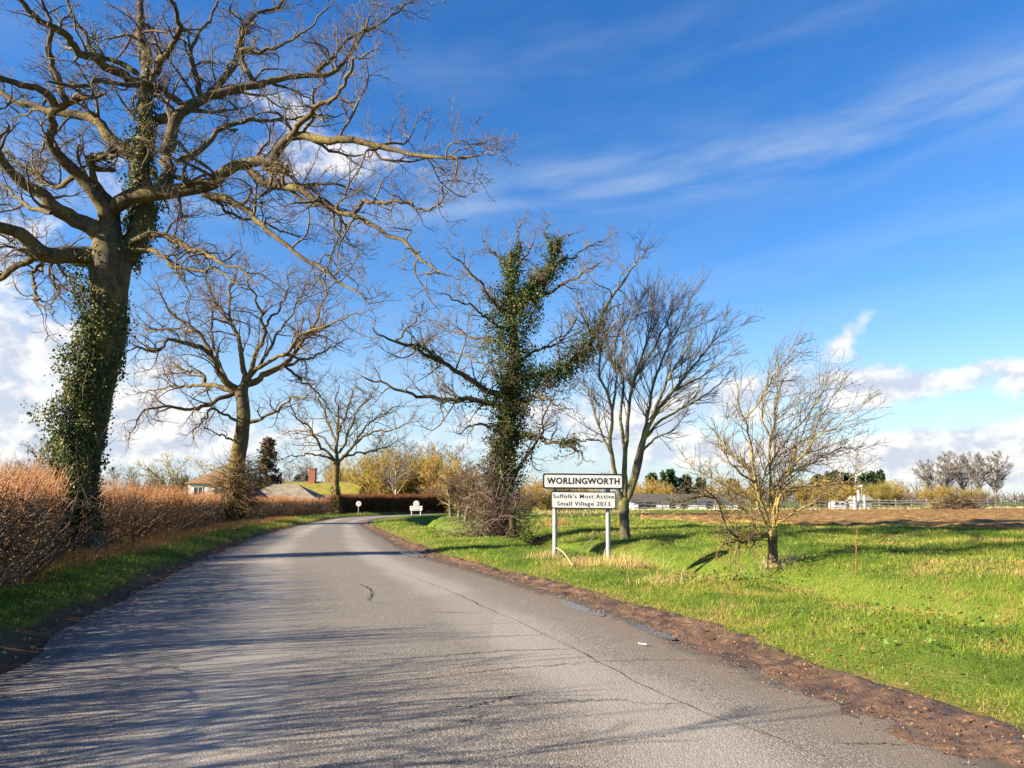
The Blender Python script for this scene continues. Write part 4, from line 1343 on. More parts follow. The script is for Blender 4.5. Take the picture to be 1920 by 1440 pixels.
def hedge_mesh(name, n, nleaf, L=1.7, W=1.25, H=1.6, tr=(0.004, 0.010), rich=1.0):
    g = Geo()
    st = np.c_[rng.uniform(-L / 2, L / 2, n), W / 2 * np.sin(rng.uniform(-np.pi / 2, np.pi / 2, n)) * rng.uniform(0.7, 1, n), rng.uniform(-0.05, H - 0.12, n)]
    dv = rng.normal(size=(n, 3)) * np.array([0.8, 0.8, 0.75]) + np.array([0, 0, 0.35])
    pp, rr = walk(st, dv, rng.uniform(0.18, 0.55, n), rng.uniform(*tr, n), np.full(n, tr[0] * 0.7), 5, 0.30, UP, 0.0)
    pp[..., 2] = np.minimum(pp[..., 2], H + 0.05 * rng.normal(size=(n, 1)))
    tubes(g, pp, rr, 3, pick(HTW, n, [0.22, 0.3, 0.25, 0.13, 0.10], 0.2))
    k = 40
    st = np.c_[rng.uniform(-L / 2, L / 2, k), rng.normal(size=k) * 0.2, np.full(k, -0.1)]
    pp, rr = walk(st, rng.normal(size=(k, 3)) * 0.25 + UP, rng.uniform(1.2, 1.7, k), rng.uniform(0.018, 0.035, k), np.full(k, 0.010), 7, 0.16, UP, 0.05)
    tubes(g, pp, rr, 4, pick(HTW[:3], k))
    pos = np.c_[rng.uniform(-L / 2, L / 2, nleaf), W / 2 * np.sin(rng.uniform(-np.pi / 2, np.pi / 2, nleaf)), rng.uniform(0.02, H, nleaf)]
    leaf_geo(g, pos, rng.normal(size=(nleaf, 3)), 0.036 * rng.uniform(0.6, 1.4, nleaf), pick(HLF, nleaf, [0.4, 0.3, 0.22, 0.08], 0.25))
    return g.mesh(name, M_hedge)


hp = HB[4]
hroot = thing('hedge', 'long clipped brown hedge with orange red shoots along the left roadside', 'hedge', (hp[0], hp[1], 0.2))
hi = [hedge_mesh('hedge_section', 1150, 1500, W=0.95, tr=(0.005, 0.014)) for _ in range(3)]
mid_ = [hedge_mesh('hedge_section', 850, 800, W=0.95, tr=(0.009, 0.016)) for _ in range(2)]
spa = [hedge_mesh('hedge_section', 420, 240, H=1.05) for _ in range(2)]
s0 = 0.0
while s0 < hs[-1] - 0.5:
    p, a = at_s(np.array(s0))
    if p[1] < 7.5:
        me = random.choice(spa)
    elif p[1] < 36:
        me = random.choice(hi)
    else:
        me = random.choice(mid_)
    o = link('hedge_section', me, hroot, kind='stuff')
    z = hz(p[0], p[1]) - 0.03
    o.location = (p[0] - hp[0], p[1] - hp[1], z - 0.2)
    o.rotation_euler = (0, 0, float(a) + (math.pi if random.random() < 0.5 else 0) + random.uniform(-0.05, 0.05))
    hh = (1.0 if p[1] < 28 else 0.88) + random.uniform(-0.05, 0.05)
    o.scale = (1.0, 1.0 + random.uniform(-0.08, 0.1), hh)
    s0 += 1.45
# upright shoots on top, one season's growth
den = lambda y: np.where(y < 7.5, 85.0, np.where(y < 36, 210.0, 120.0))
n_ = 15500
sv_ = rng.uniform(0, hs[-1], n_)
p, a = at_s(sv_)
keep = rng.uniform(0, 210, n_) < den(p[:, 1]) * np.where(p[:, 1] < 7.5, 2.2 * vnoise(sv_ * 2.6, sv_ * 0, 55) ** 1.6, 1.0)
keep &= ~((np.abs(p[:, 0] - b1[0] + 0.1) < 0.55) & (p[:, 1] < b1[1] + 0.3) & (p[:, 1] > b1[1] - 2.2))
p, a = p[keep], a[keep]
n_ = len(p)
off = rng.uniform(-0.6, 0.6, n_)
st = np.c_[p[:, 0] - np.sin(a) * off, p[:, 1] + np.cos(a) * off, np.zeros(n_)]
near_off = p[:, 1] < 7.5
zb = np.where(near_off, rng.uniform(0.7, 1.05, n_), rng.uniform(1.2, 1.64, n_))
zb = np.where(p[:, 1] > 28, zb * 0.88, zb)
st[:, 2] = 0.22 + zb
dv = np.c_[0.22 + 0.2 * rng.normal(size=n_), 0.14 * rng.normal(size=n_), np.ones(n_)]
lo = rng.uniform(0, 1, n_) < 0.03
dv[lo] += np.c_[np.full(lo.sum(), 0.9), np.zeros(lo.sum()), np.full(lo.sum(), -0.4)]
ln = rng.uniform(0.20, 0.72, n_) * (0.75 + 0.5 * fbm(sv_[keep] * 0.35, sv_[keep] * 0, 77, 2))
ln = np.where(near_off, ln * 3.0, np.where(p[:, 1] > 34, ln * 0.7, ln))
r0 = np.where(near_off, 0.012, np.where(p[:, 1] < 30, 0.0058, 0.0095)) * rng.uniform(0.7, 1.2, n_)
pp, rr = walk(st, dv, ln, r0, r0 * 0.45, 4, 0.06, np.array([0.3, 0, 0.6]), 0.04)
g = Geo()
tubes(g, pp, rr, 3, pick([(0.31, 0.105, 0.020), (0.34, 0.145, 0.030), (0.22, 0.066, 0.020), (0.34, 0.19, 0.055), (0.14, 0.06, 0.03)], n_, [0.28, 0.27, 0.17, 0.14, 0.14]))
m_ = rng.uniform(0, 1, n_) < 0.28
q, qr, ql = grow(pp[m_], rr[m_], ln[m_], 0.3, 0.1, (15, 45), 0.5, (0.12, 0.5), 0.06, np.array([0.25, 0, 0.7]), 0.05, 3, 0.7, 0.0035)
tubes(g, q, qr, 3, pick([(0.31, 0.11, 0.022), (0.34, 0.15, 0.035), (0.33, 0.18, 0.055)], len(q)))
link('shoots', g.mesh('shoots', M_shoot, (hp[0], hp[1], 0.2)), hroot, kind='stuff')
# a few old boughs in the near end of the hedge
g = Geo()
k = 7
st = np.array([P(rng.uniform(-20, 130), rng.uniform(960, 1080), 13.8) for _ in range(k)])
pp, rr = walk(st, np.c_[rng.uniform(-0.4, 1, k), rng.normal(size=k) * 0.2, rng.uniform(0.2, 1, k)], rng.uniform(0.5, 1.3, k), np.full(k, 0.018), np.full(k, 0.007), 8, 0.18, UP, 0.02)
tubes(g, pp, rr, 5, pick([(0.12, 0.09, 0.06), (0.2, 0.15, 0.1)], k))
link('boughs', g.mesh('boughs', M_dry, (hp[0], hp[1], 0.2)), hroot, kind='stuff')

g = Geo()
k = 150
st = np.c_[b1[0] + rng.normal(size=k) * 0.75, b1[1] - 0.62 + rng.normal(size=k) * 0.15, b1[2] + 0.1 + rng.uniform(0, 1.5, k)]
pp, rr = walk(st, np.c_[0.35 + rng.normal(size=k) * 0.7, rng.normal(size=k) * 0.25, rng.uniform(-0.2, 1, k)], rng.uniform(0.3, 0.9, k), np.full(k, 0.009), np.full(k, 0.004), 6, 0.2, UP, 0.03)
tubes(g, pp, rr, 3, pick(HTW, k))
link('veil_twigs', g.mesh('veil_twigs', M_hedge, (hp[0], hp[1], 0.2)), hroot, kind='stuff')

# the darker hedge round the bend
dh = thing('hedge', 'dark clipped hedge with reddish top across the bend behind the village crest sign', 'hedge', (-17.4, 84, 0.2))
dm = []
for _ in range(2):
    g = Geo()
    n_ = 900
    st = np.c_[rng.uniform(-0.9, 0.9, n_), rng.uniform(-0.55, 0.55, n_), rng.uniform(0, 1.55, n_)]
    pp, rr = walk(st, rng.normal(size=(n_, 3)) + UP * 0.6, rng.uniform(0.25, 0.6, n_), rng.uniform(0.010, 0.018, n_), np.full(n_, 0.008), 4, 0.25, UP, 0)
    tubes(g, pp, rr, 3, pick([(0.045, 0.04, 0.02), (0.09, 0.065, 0.04), (0.03, 0.035, 0.012), (0.16, 0.09, 0.05)], n_))
    n_ = 1500
    pos = np.c_[rng.uniform(-0.9, 0.9, n_), rng.uniform(-0.6, 0.6, n_), rng.uniform(0.02, 1.55, n_)]
    leaf_geo(g, pos, rng.normal(size=(n_, 3)), 0.07 * rng.uniform(0.6, 1.3, n_), pick([(0.045, 0.055, 0.018), (0.09, 0.075, 0.03), (0.15, 0.08, 0.04)], n_))
    n_ = 260
    st = np.c_[rng.uniform(-0.9, 0.9, n_), rng.uniform(-0.55, 0.55, n_), np.full(n_, 1.5)]
    pp, rr = walk(st, rng.normal(size=(n_, 3)) * 0.25 + UP, rng.uniform(0.15, 0.5, n_), np.full(n_, 0.012), np.full(n_, 0.006), 3, 0.06, UP, 0)
    tubes(g, pp, rr, 3, pick([(0.36, 0.12, 0.05), (0.28, 0.09, 0.05), (0.40, 0.19, 0.08)], n_))
    dm.append(g.mesh('hedge_section', M_hedge))
dl = catmull([(-18.3, 82.5, 0), (-16.2, 86.5, 0), (-13.2, 91, 0), (-9.5, 96, 0), (-7.4, 98.6, 0)], 14)
for i in range(13):
    d = dl[i + 1] - dl[i]
    o = link('hedge_section', dm[i % 2], dh, kind='stuff')
    o.location = (dl[i][0] + 17.4, dl[i][1] - 84, hz(dl[i][0], dl[i][1]) - 0.25)
    o.rotation_euler = (0, 0, math.atan2(d[1], d[0]))
    o.scale = (1.1, 1.1, 1.12 + random.uniform(-0.05, 0.06))


# ------------------------------------------------------------------ grass
def blades(g, x, y, h, w, col, lean=0.75, wind=(0.25, 0.1), zoff=0.0):
    n = len(x)
    z = height(x, y) + zoff
    a = rng.uniform(0, 2 * np.pi, n)
    ax, ay = np.cos(a), np.sin(a)
    la = rng.uniform(0, 2 * np.pi, n)
    lm = lean * rng.uniform(0.2, 1.4, n) * h
    cl = (fbm(x * 2.3, y * 2.3, 91, 2) - 0.5) * 5
    lx = np.cos(la) * lm + (wind[0] + 0.5 * np.cos(cl * 3)) * h * 0.7
    ly = np.sin(la) * lm + (wind[1] + 0.5 * np.sin(cl * 3)) * h * 0.7
    hh = np.sqrt(np.maximum(h * h - 0.35 * (lx ** 2 + ly ** 2), 0.08 * h * h))
    b = np.stack([x, y, z], 1)
    s = np.stack([ax * w / 2, ay * w / 2, np.zeros(n)], 1)
    mid = b + np.stack([lx * 0.35, ly * 0.35, hh * 0.62], 1)
    tip = b + np.stack([lx, ly, hh * 0.95], 1)
    V = np.stack([b - s, b + s, mid + s * 0.8, mid - s * 0.8, tip], 1).reshape(-1, 3)
    i = np.arange(n)[:, None] * 5
    g.add(V, [i + np.array([0, 1, 2, 3]), i + np.array([3, 2, 4])], np.repeat(col, 5, 0))


def grass_colour(x, y, dryness=0.0):
    n = len(x)
    t = 0.57 + (fbm(x * 0.55, y * 0.55, 101, 4) - 0.5) * 1.15 + (fbm(x * 2.7, y * 2.7, 103, 3) - 0.5) * 0.75 + rng.normal(size=n) * 0.09 + dryness
    stops = np.array([0.30, 0.45, 0.58, 0.70, 0.80, 0.95])
    cs = np.array([(0.080, 0.145, 0.012), (0.140, 0.220, 0.018), (0.205, 0.275, 0.026), (0.270, 0.295, 0.036), (0.33, 0.285, 0.065), (0.42, 0.29, 0.10)])
    c = np.stack([np.interp(t, stops, cs[:, k]) for k in range(3)], 1)
    st = rng.uniform(0, 1, n) < 0.025 + 0.15 * np.clip(dryness * 4, 0, 1)
    c[st] = np.array([0.42, 0.31, 0.14])
    return c * (1 + 0.18 * rng.normal(size=(n, 1))).clip(0.5, 1.5)


def scatter(ylo, yhi, dens, side, xmargin=1.0, dmin=0.45, dmax=60):
    """random points on the verge of one side inside the view"""
    xl, xh = -0.70 * yhi - xmargin, 0.70 * yhi + xmargin
    if side > 0:
        xl = -12.0 if yhi > 30 else (-6 if yhi > 20 else -2.5)
    else:
        xh = -2.0
    n = int((xh - xl) * (yhi - ylo) * dens)
    x, y = rng.uniform(xl, xh, n), rng.uniform(ylo, yhi, n)
    inside = np.abs(x) < 0.70 * y + xmargin
    x, y = x[inside], y[inside]
    dr, dl_ = dists(x, y)
    d = dr if side > 0 else dl_
    k = (d > dmin + 0.55 * (fbm(x * 1.3, y * 1.3, 111, 3) - 0.42)) & (d < dmax)
    return x[k], y[k], d[k]


def in_field(x, y):
    """inside the ploughed field"""
    fy = np.interp(x, FN[:, 0], FN[:, 1])
    return (y > fy - 0.3) & (x > np.interp(y, [40, 49, 60, 112], [9, 8.2, 9.5, 60]))


right_bands = [(3.2, 7, 3600, 0.0026, 0.085), (7, 10, 2600, 0.0032, 0.085), (10, 14, 1500, 0.0042, 0.09), (14, 20, 640, 0.0066, 0.095), (20, 28, 320, 0.010, 0.10), (28, 38, 150, 0.015, 0.11), (38, 56, 60, 0.024, 0.12)]
gg = Geo()
gn = Geo()
for (a, b_, de, w, h) in right_bands:
    x, y, d = scatter(a, b_, de, 1, 0.6, 0.10)
    k = ~in_field(x, y)
    x, y, d = x[k], y[k], d[k]
    tuft = fbm(x * 1.9, y * 1.9, 121, 3)
    keep = rng.uniform(0, 1, len(x)) < 0.45 + 1.1 * (tuft - 0.25)
    x, y, d, tuft = x[keep], y[keep], d[keep], tuft[keep]
    edge = np.clip((d - 0.1) / 0.7, 0, 1)
    hh = h * 0.85 * (0.30 + 1.0 * tuft) * (0.5 + 0.5 * edge) * rng.uniform(0.6, 1.45, len(x))
    hh = hh * np.where(d > 3, 1.25, 1.0)
    ww = w * rng.uniform(0.7, 1.4, len(x))
    dr_ = 0.14 * np.exp(-((d - 0.15) / 0.4) ** 2) + 0.10 * np.exp(-((d - 5.4) / 0.8) ** 2) * (y < 17)
    blades(gg if a >= 14 else gn, x, y, hh, ww, grass_colour(x, y, dr_))
for (a, b_, de, w, h) in right_bands[:5]:       # stray blades rooted in the mud
    x, y, d = scatter(a, b_, de * 0.35, 1, 0.6, -0.75, 0.35)
    k = rng.uniform(0, 1, len(x)) < np.clip(0.25 + 0.5 * (d + 0.4), 0, 1) * np.clip(fbm(x * 2.0, y * 2.0, 131, 3) * 3.2 - 1.35, 0, 1)
    x, y = x[k], y[k]
    blades(gn, x, y, h * rng.uniform(0.3, 0.95, len(x)), w * rng.uniform(0.8, 1.4, len(x)), grass_colour(x, y, 0.16), 1.0, zoff=0.035)
link('verge_grass', gn.mesh('verge_grass', M_grass, smooth=False), kind='stuff')
link('bank_grass', gg.mesh('bank_grass', M_grass, smooth=False), kind='stuff')

gl = Geo()
for (a, b_, de, w, h) in [(6, 10, 1700, 0.0035, 0.10), (10, 16, 1300, 0.0045, 0.10), (16, 26, 620, 0.007, 0.11), (26, 40, 300, 0.011, 0.12), (40, 62, 130, 0.02, 0.13), (62, 92, 60, 0.03, 0.14)]:
    x, y, d = scatter(a, b_, de, -1, 1.0, 0.42, 3.0)
    tuft = fbm(x * 1.9, y * 1.9, 123, 3)
    keep = rng.uniform(0, 1, len(x)) < (0.5 + 1.0 * (tuft - 0.25)) * np.clip((2.9 - d) / 0.9, 0.25, 1)
    x, y, d, tuft = x[keep], y[keep], d[keep], tuft[keep]
    hh = h * (0.4 + 0.9 * tuft) * rng.uniform(0.6, 1.5, len(x))
    blades(gl, x, y, hh, w * rng.uniform(0.7, 1.4, len(x)), grass_colour(x, y, -0.07 + 0.35 * np.clip((d - 1.6) / 0.8, 0, 1)))
link('left_verge_grass', gl.mesh('left_verge_grass', M_grass, smooth=False), kind='stuff')

# orange dead grass along the foot of the hedge
gd = Geo()
for (a, b_, de, w) in [(9, 16, 260, 0.006), (16, 30, 330, 0.008), (30, 60, 110, 0.018)]:
    x, y, d = scatter(a, b_, de, -1, 1.0, 1.35, 3.0)
    k = rng.uniform(0, 1, len(x)) < np.clip((d - 1.3) / 0.6, 0, 1) * np.interp(y, [9, 16, 20, 45, 60], [0.25, 0.6, 1.0, 1.0, 0.6])
    x, y = x[k], y[k]
    blades(gd, x, y, rng.uniform(0.12, 0.36, len(x)), w * rng.uniform(0.7, 1.3, len(x)), pick([(0.44, 0.22, 0.06), (0.50, 0.30, 0.11), (0.34, 0.15, 0.045)], len(x)), 0.8, (0.5, -0.1))
link('dead_grass', gd.mesh('dead_grass', M_dry, smooth=False), kind='stuff')


# straw tufts
g_tufts = Geo()


def tuft(px, py, n, h, r, label, cols=((0.52, 0.38, 0.16), (0.46, 0.30, 0.11), (0.58, 0.46, 0.22)), w=0.006):
    c = G(px, py)
    g = g_tufts
    x, y = c[0] + rng.normal(size=n) * r, c[1] + rng.normal(size=n) * r
    blades(g, x, y, h * rng.uniform(0.4, 1.3, n), w * rng.uniform(0.7, 1.4, n), pick(cols, n), 0.9, (0.3, -0.1))


tuft(1180, 1062, 520, 0.36, 0.30, 'straw coloured grass tuft at the foot of the right sign post')
tuft(1095, 1060, 380, 0.26, 0.32, 'straw coloured grass tuft midway between the two sign posts')
tuft(1022, 1046, 260, 0.24, 0.22, 'straw coloured grass tuft left of the left sign post')
tuft(1240, 1098, 170, 0.30, 0.25, 'thin yellow grass tuft on the verge right of the sign')
tuft(1455, 1058, 300, 0.28, 0.30, 'pale matted grass tuft round the hawthorn trunk', ((0.42, 0.33, 0.2), (0.34, 0.26, 0.15), (0.5, 0.4, 0.26)))
tuft(1040, 985, 240, 0.5, 0.4, 'rusty dead grass tuft on the ditch bank behind the sign', ((0.45, 0.3, 0.12), (0.4, 0.22, 0.08)), 0.012)

link('straw_tufts', g_tufts.mesh('straw_tufts', M_dry, smooth=False), kind='stuff')

# nettles and low broad leaves on the bank below the hawthorn
gw = Geo()
for (px, py, nn_, r) in [(1400, 1095, 300, 0.6), (1490, 1070, 150, 0.5), (1540, 1080, 90, 0.7), (1760, 1170, 110, 0.8), (1830, 1190, 80, 0.7), (1700, 1130, 60, 0.6), (1560, 1035, 60, 0.6), (1075, 1050, 70, 0.25), (1650, 1240, 50, 0.6), (1450, 1180, 40, 0.6)]:
    c = G(px, py)
    x, y = c[0] + rng.normal(size=nn_) * r, c[1] + rng.normal(size=nn_) * r * 0.8
    kd = dists(x, y)[0] > 0.7
    x, y = x[kd], y[kd]
    nn_ = len(x)
    pos = np.c_[x, y, height(x, y) + rng.uniform(0.03, 0.16, nn_)]
    leaf_geo(gw, pos, rng.normal(size=(nn_, 3)) * 0.6 + UP, 0.05 * rng.uniform(0.5, 1.4, nn_), pick([(0.06, 0.12, 0.016), (0.085, 0.16, 0.020), (0.11, 0.18, 0.025)], nn_))
link('weed_leaves', gw.mesh('weed_leaves', M_leaf, smooth=False), kind='stuff')

# fallen leaves and litter along both road edges
n_ = 5200
k = rng.integers(20, 330, n_)
RN = resample(RE[(RE[:, 1] > 2.5) & (RE[:, 1] < 45)], 340)
tt = nrm(np.gradient(RN, axis=0))
o_ = rng.normal(size=n_) * 0.28 - 0.12
x, y = RN[k, 0] + tt[k, 1] * o_ + rng.normal(size=n_) * 0.05, RN[k, 1] - tt[k, 0] * o_
gfl = Geo()
zz = np.where(o_ < 0, 0.05 + 0.03 * np.clip(o_ + 0.5, 0, 1), np.maximum(height(x, y), 0.0) + 0.05) + rng.uniform(0, 0.03, n_)
leaf_geo(gfl, np.c_[x, y, zz], rng.normal(size=(n_, 3)) * 0.5 + UP, rng.uniform(0.010, 0.032, n_), pick([(0.15, 0.07, 0.03), (0.22, 0.11, 0.05), (0.30, 0.19, 0.10), (0.09, 0.045, 0.022)], n_))
n_ = 2300
LN = resample(LE[(LE[:, 1] > 5) & (LE[:, 1] < 60)], 340)
tt = nrm(np.gradient(LN, axis=0))
k = rng.integers(0, 340, n_)
o_ = rng.normal(size=n_) * 0.45 + 0.45
x, y = LN[k, 0] - tt[k, 1] * o_, LN[k, 1] + tt[k, 0] * o_
zz = np.maximum(height(x, y), 0.0) + 0.035 + rng.uniform(0, 0.05, n_)
leaf_geo(gfl, np.c_[x, y, zz], rng.normal(size=(n_, 3)) * 0.5 + UP, rng.uniform(0.015, 0.06, n_), pick([(0.17, 0.085, 0.035), (0.28, 0.15, 0.065), (0.40, 0.28, 0.17), (0.08, 0.05, 0.03)], n_))
link('fallen_leaves', gfl.mesh('fallen_leaves', M_dry, smooth=False), kind='stuff')
x, y, d = scatter(4, 16, 9.0, 1, 0.3, 0.3, 14)
zz = height(x, y) + rng.uniform(0.03, 0.09, len(x))
leaf_geo(gl2 := Geo(), np.c_[x, y, zz], rng.normal(size=(len(x), 3)) * 0.5 + UP, rng.uniform(0.02, 0.06, len(x)), pick([(0.20, 0.09, 0.035), (0.30, 0.17, 0.08), (0.12, 0.06, 0.03)], len(x)))
link('turf_leaf_litter', gl2.mesh('turf_leaf_litter', M_dry, smooth=False), kind='stuff')
# grit and pebbles washed to the right edge
n_ = 2600
k = rng.integers(0, 300, n_)
tt = nrm(np.gradient(RN, axis=0))
o_ = rng.normal(size=n_) * 0.13 - 0.52
x, y = RN[k, 0] + tt[k, 1] * o_ + rng.normal(size=n_) * 0.06, RN[k, 1] - tt[k, 0] * o_ + rng.normal(size=n_) * 0.06
cs_ = np.c_[x, y, np.full(n_, 0.045)]
oct_ = np.array([(1, 0, 0), (0, 1, 0), (-1, 0, 0), (0, -1, 0), (0, 0, 1.0)])
sz = rng.uniform(0.004, 0.013, n_)
jit = 1 + 0.4 * rng.normal(size=(n_, 5, 1)).clip(-1, 1)
V = cs_[:, None] + oct_[None] * sz[:, None, None] * jit
i = np.arange(n_)[:, None] * 5
gp = Geo()
gp.add(V.reshape(-1, 3), np.concatenate([i + np.array(q) for q in [(0, 1, 4), (1, 2, 4), (2, 3, 4), (3, 0, 4)]]), np.repeat(pick([(0.13, 0.095, 0.07), (0.22, 0.185, 0.155), (0.08, 0.055, 0.04)], n_), 5, 0))
link('roadside_grit', gp.mesh('roadside_grit', M_dry, smooth=False), kind='stuff')

# ------------------------------------------------------------------ the village sign
def rounded(w, h, r, k=8):
    out = []
    for cx, cy, a0 in ((w / 2 - r, h / 2 - r, 0), (-w / 2 + r, h / 2 - r, 90), (-w / 2 + r, -h / 2 + r, 180), (w / 2 - r, -h / 2 + r, 270)):
        for i in range(k + 1):
            a = rad(a0 + 90 * i / k)
            out.append((cx + r * math.cos(a), cy + r * math.sin(a)))
    return np.array(out)


def prism(g, outline, y0, y1, cx=0, cz=0, col=None, bevel=0.0):
    """outline in x,z; extruded from y0 (front) to y1"""
    k = len(outline)
    rings = [(y0 + bevel, 1.0), (y1, 1.0)]
    f = np.c_[outline[:, 0] + cx, np.full(k, y0), outline[:, 1] + cz]
    b = np.c_[outline[:, 0] + cx, np.full(k, y1), outline[:, 1] + cz]
    V = np.vstack([f, b])
    i = np.arange(k)
    side = np.stack([i, i + k, (i + 1) % k + k, (i + 1) % k], -1)
    g.add(V, [side, i[::-1][None][:, ::-1], (i + k)[::-1][None]], col)


M_signwhite, n, b = material('sign_white')
co = coords(n)
mp = n.new('ShaderNodeMapping')
mp.inputs['Scale'].default_value = (9, 9, 1.2)
n.l.new(co, mp.inputs[0])
c = n.ramp(n.noise(mp.outputs[0], 2.0, 6, 0.65), [(0.35, (0.43, 0.44, 0.42)), (0.62, (0.55, 0.555, 0.56))])
c = n.mix(n.m('MULTIPLY', n.sstep(n.noise(co, 14, 5, 0.65), 0.60, 0.75), 0.35), c, (0.30, 0.32, 0.24))
n.put(b.inputs['Base Color'], c)
b.inputs['Roughness'].default_value = 0.6
M_signblack = simple('sign_black', (0.012, 0.012, 0.014), (0.022, 0.022, 0.024), 8.0, 0.4, 0)
M_signgrey = simple('sign_back_grey', (0.18, 0.18, 0.185), (0.24, 0.24, 0.245), 4.0, 0.5, 0.05)
M_post = simple('post_grey_paint', (0.24, 0.245, 0.255), (0.32, 0.325, 0.335), 9.0, 0.4, 0.1, 0.004)


def lettering(body, size, parent, x, y, z, spacing=1.1, weight=0.006, mat=None):
    cu = bpy.data.curves.new('lettering', 'FONT')
    cu.body = body
    cu.size = size
    cu.align_x = 'CENTER'
    cu.align_y = 'CENTER'
    cu.space_character = spacing
    cu.extrude = 0.001
    cu.offset = weight
    tmp = bpy.data.objects.new('lettering', cu)
    COL.objects.link(tmp)
    bpy.context.view_layer.update()
    me = bpy.data.meshes.new_from_object(tmp.evaluated_get(bpy.context.evaluated_depsgraph_get()))
    bpy.data.objects.remove(tmp)
    me.name = 'lettering'
    me.materials.clear()
    me.materials.append(mat or M_signblack)
    o = link('lettering', me, parent)
    o.rotation_euler = (rad(90), 0, 0)
    o.location = (x, y, z)
    return o, me


def fit_lettering(body, width, height_, parent, x, y, z, spacing, weight):
    o, me = lettering(body, height_ * 1.38, parent, x, y, z, spacing, weight)
    co = np.array([v.co[:] for v in me.vertices])
    w = np.ptp(co[:, 0])
    h = np.ptp(co[:, 1])
    o.scale = (width / w, 1.0, 1.0)
    cx = (co[:, 0].max() + co[:, 0].min()) / 2 * width / w
    o.location = (x - cx, y, z)
    return o


YS = 19.4
kS = YS / F / math.cos(PITCH)
sc_ = P(1092, 903, YS)
su = P(1092, 888, YS)[2], P(1092, 917, YS)[2]
sl_ = P(1093, 921.5, YS)[2], P(1093, 954, YS)[2]
wU = P(1168, 903, YS)[0] - P(1017, 903, YS)[0]
wL = P(1154, 938, YS)[0] - P(1032, 938, YS)[0]
pxl, pxr = P(1040.5, 1000, YS)[0], P(1141, 1000, YS)[0]
gz0 = hz(sc_[0], YS)
sign = thing('village_sign', 'two panel white village name sign lettered WORLINGWORTH on two grey posts', 'road sign', (sc_[0], YS, gz0))


sign.rotation_euler = (rad(0.6), rad(0.5), 0)


def panel(w, zt, zb, cx, border, r, name):
    h = zt - zb
    cz = (zt + zb) / 2 - gz0
    g = Geo()
    prism(g, rounded(w, h, r), -0.014, 0.010, 0, 0)
    o = link(name, g.mesh(name, M_signblack, smooth=False), sign, (cx, 0, cz))
    g = Geo()
    prism(g, rounded(w - 2 * border, h - 2 * border, r - border * 0.6), -0.018, -0.0145)
    link('sign_face', g.mesh('sign_face', M_signwhite, smooth=False), o)
    g = Geo()
    for zz_ in (-h * 0.28, h * 0.28):
        prism(g, rounded(w * 0.96, 0.05, 0.004, 2), 0.0105, 0.036, 0, zz_)
    link('rail_channel', g.mesh('rail_channel', M_signgrey, smooth=False), o)
    return o


pu = panel(wU, su[0], su[1], 0.0, 0.040, 0.060, 'sign_panel')
plw = panel(wL, sl_[0], sl_[1], P(1093, 938, YS)[0] - sc_[0], 0.026, 0.050, 'sign_panel')
fit_lettering('WORLINGWORTH', P(1161, 903, YS)[0] - P(1025, 903, YS)[0], 0.148, pu, 0.0, -0.0195, 0.0, 1.12, 0.007)
fit_lettering("Suffolk's Most Active", P(1150, 930, YS)[0] - P(1036, 930, YS)[0], 0.102, plw, 0.0, -0.0195, 0.088, 1.14, 0.0015)
fit_lettering('Small Village 2013', P(1143, 944, YS)[0] - P(1044, 944, YS)[0], 0.102, plw, 0.0, -0.0195, -0.092, 1.14, 0.0015)
for xx in (pxl, pxr):
    g = Geo()
    zb_ = hz(xx, YS + 0.1) - 0.25
    zt_ = su[0] - 0.04
    pts = np.array([[xx, YS + 0.095, zb_], [xx, YS + 0.095, (zb_ + zt_) / 2], [xx, YS + 0.095, zt_]])
    tubes(g, pts[None], np.full((1, 3), 0.058), 20)
    a = np.arange(20) * 2 * np.pi / 20
    for rr_, zz_ in ((0.060, zt_),):
        V = np.c_[xx + rr_ * np.cos(a), YS + 0.095 + rr_ * np.sin(a), np.full(20, zz_)]
        V2 = np.c_[xx + rr_ * 0.5 * np.cos(a), YS + 0.095 + rr_ * 0.5 * np.sin(a), np.full(20, zz_ + 0.018)]
        i = np.arange(20)
        g.add(np.vstack([V, V2, [[xx, YS + 0.095, zz_ + 0.02]]]), [np.stack([i, (i + 1) % 20, (i + 1) % 20 + 20, i + 20], -1), np.stack([i + 20, (i + 1) % 20 + 20, np.full(20, 40)], -1)])
    o = link('post', g.mesh('post', M_post, (sc_[0], YS, gz0)), sign)
    for zz_ in (su[1] + 0.09, su[0] - 0.09, sl_[1] + 0.09, sl_[0] - 0.09):
        gc = Geo()
        a = np.linspace(0, 2 * np.pi, 17)
        pts = np.c_[xx + 0.062 * np.cos(a), YS + 0.095 + 0.062 * np.sin(a), np.full(17, zz_)]
        tubes(gc, pts[None], np.full((1, 17), 0.008), 5)
        link('clip', gc.mesh('clip', M_signgrey, (sc_[0], YS, gz0)), o)

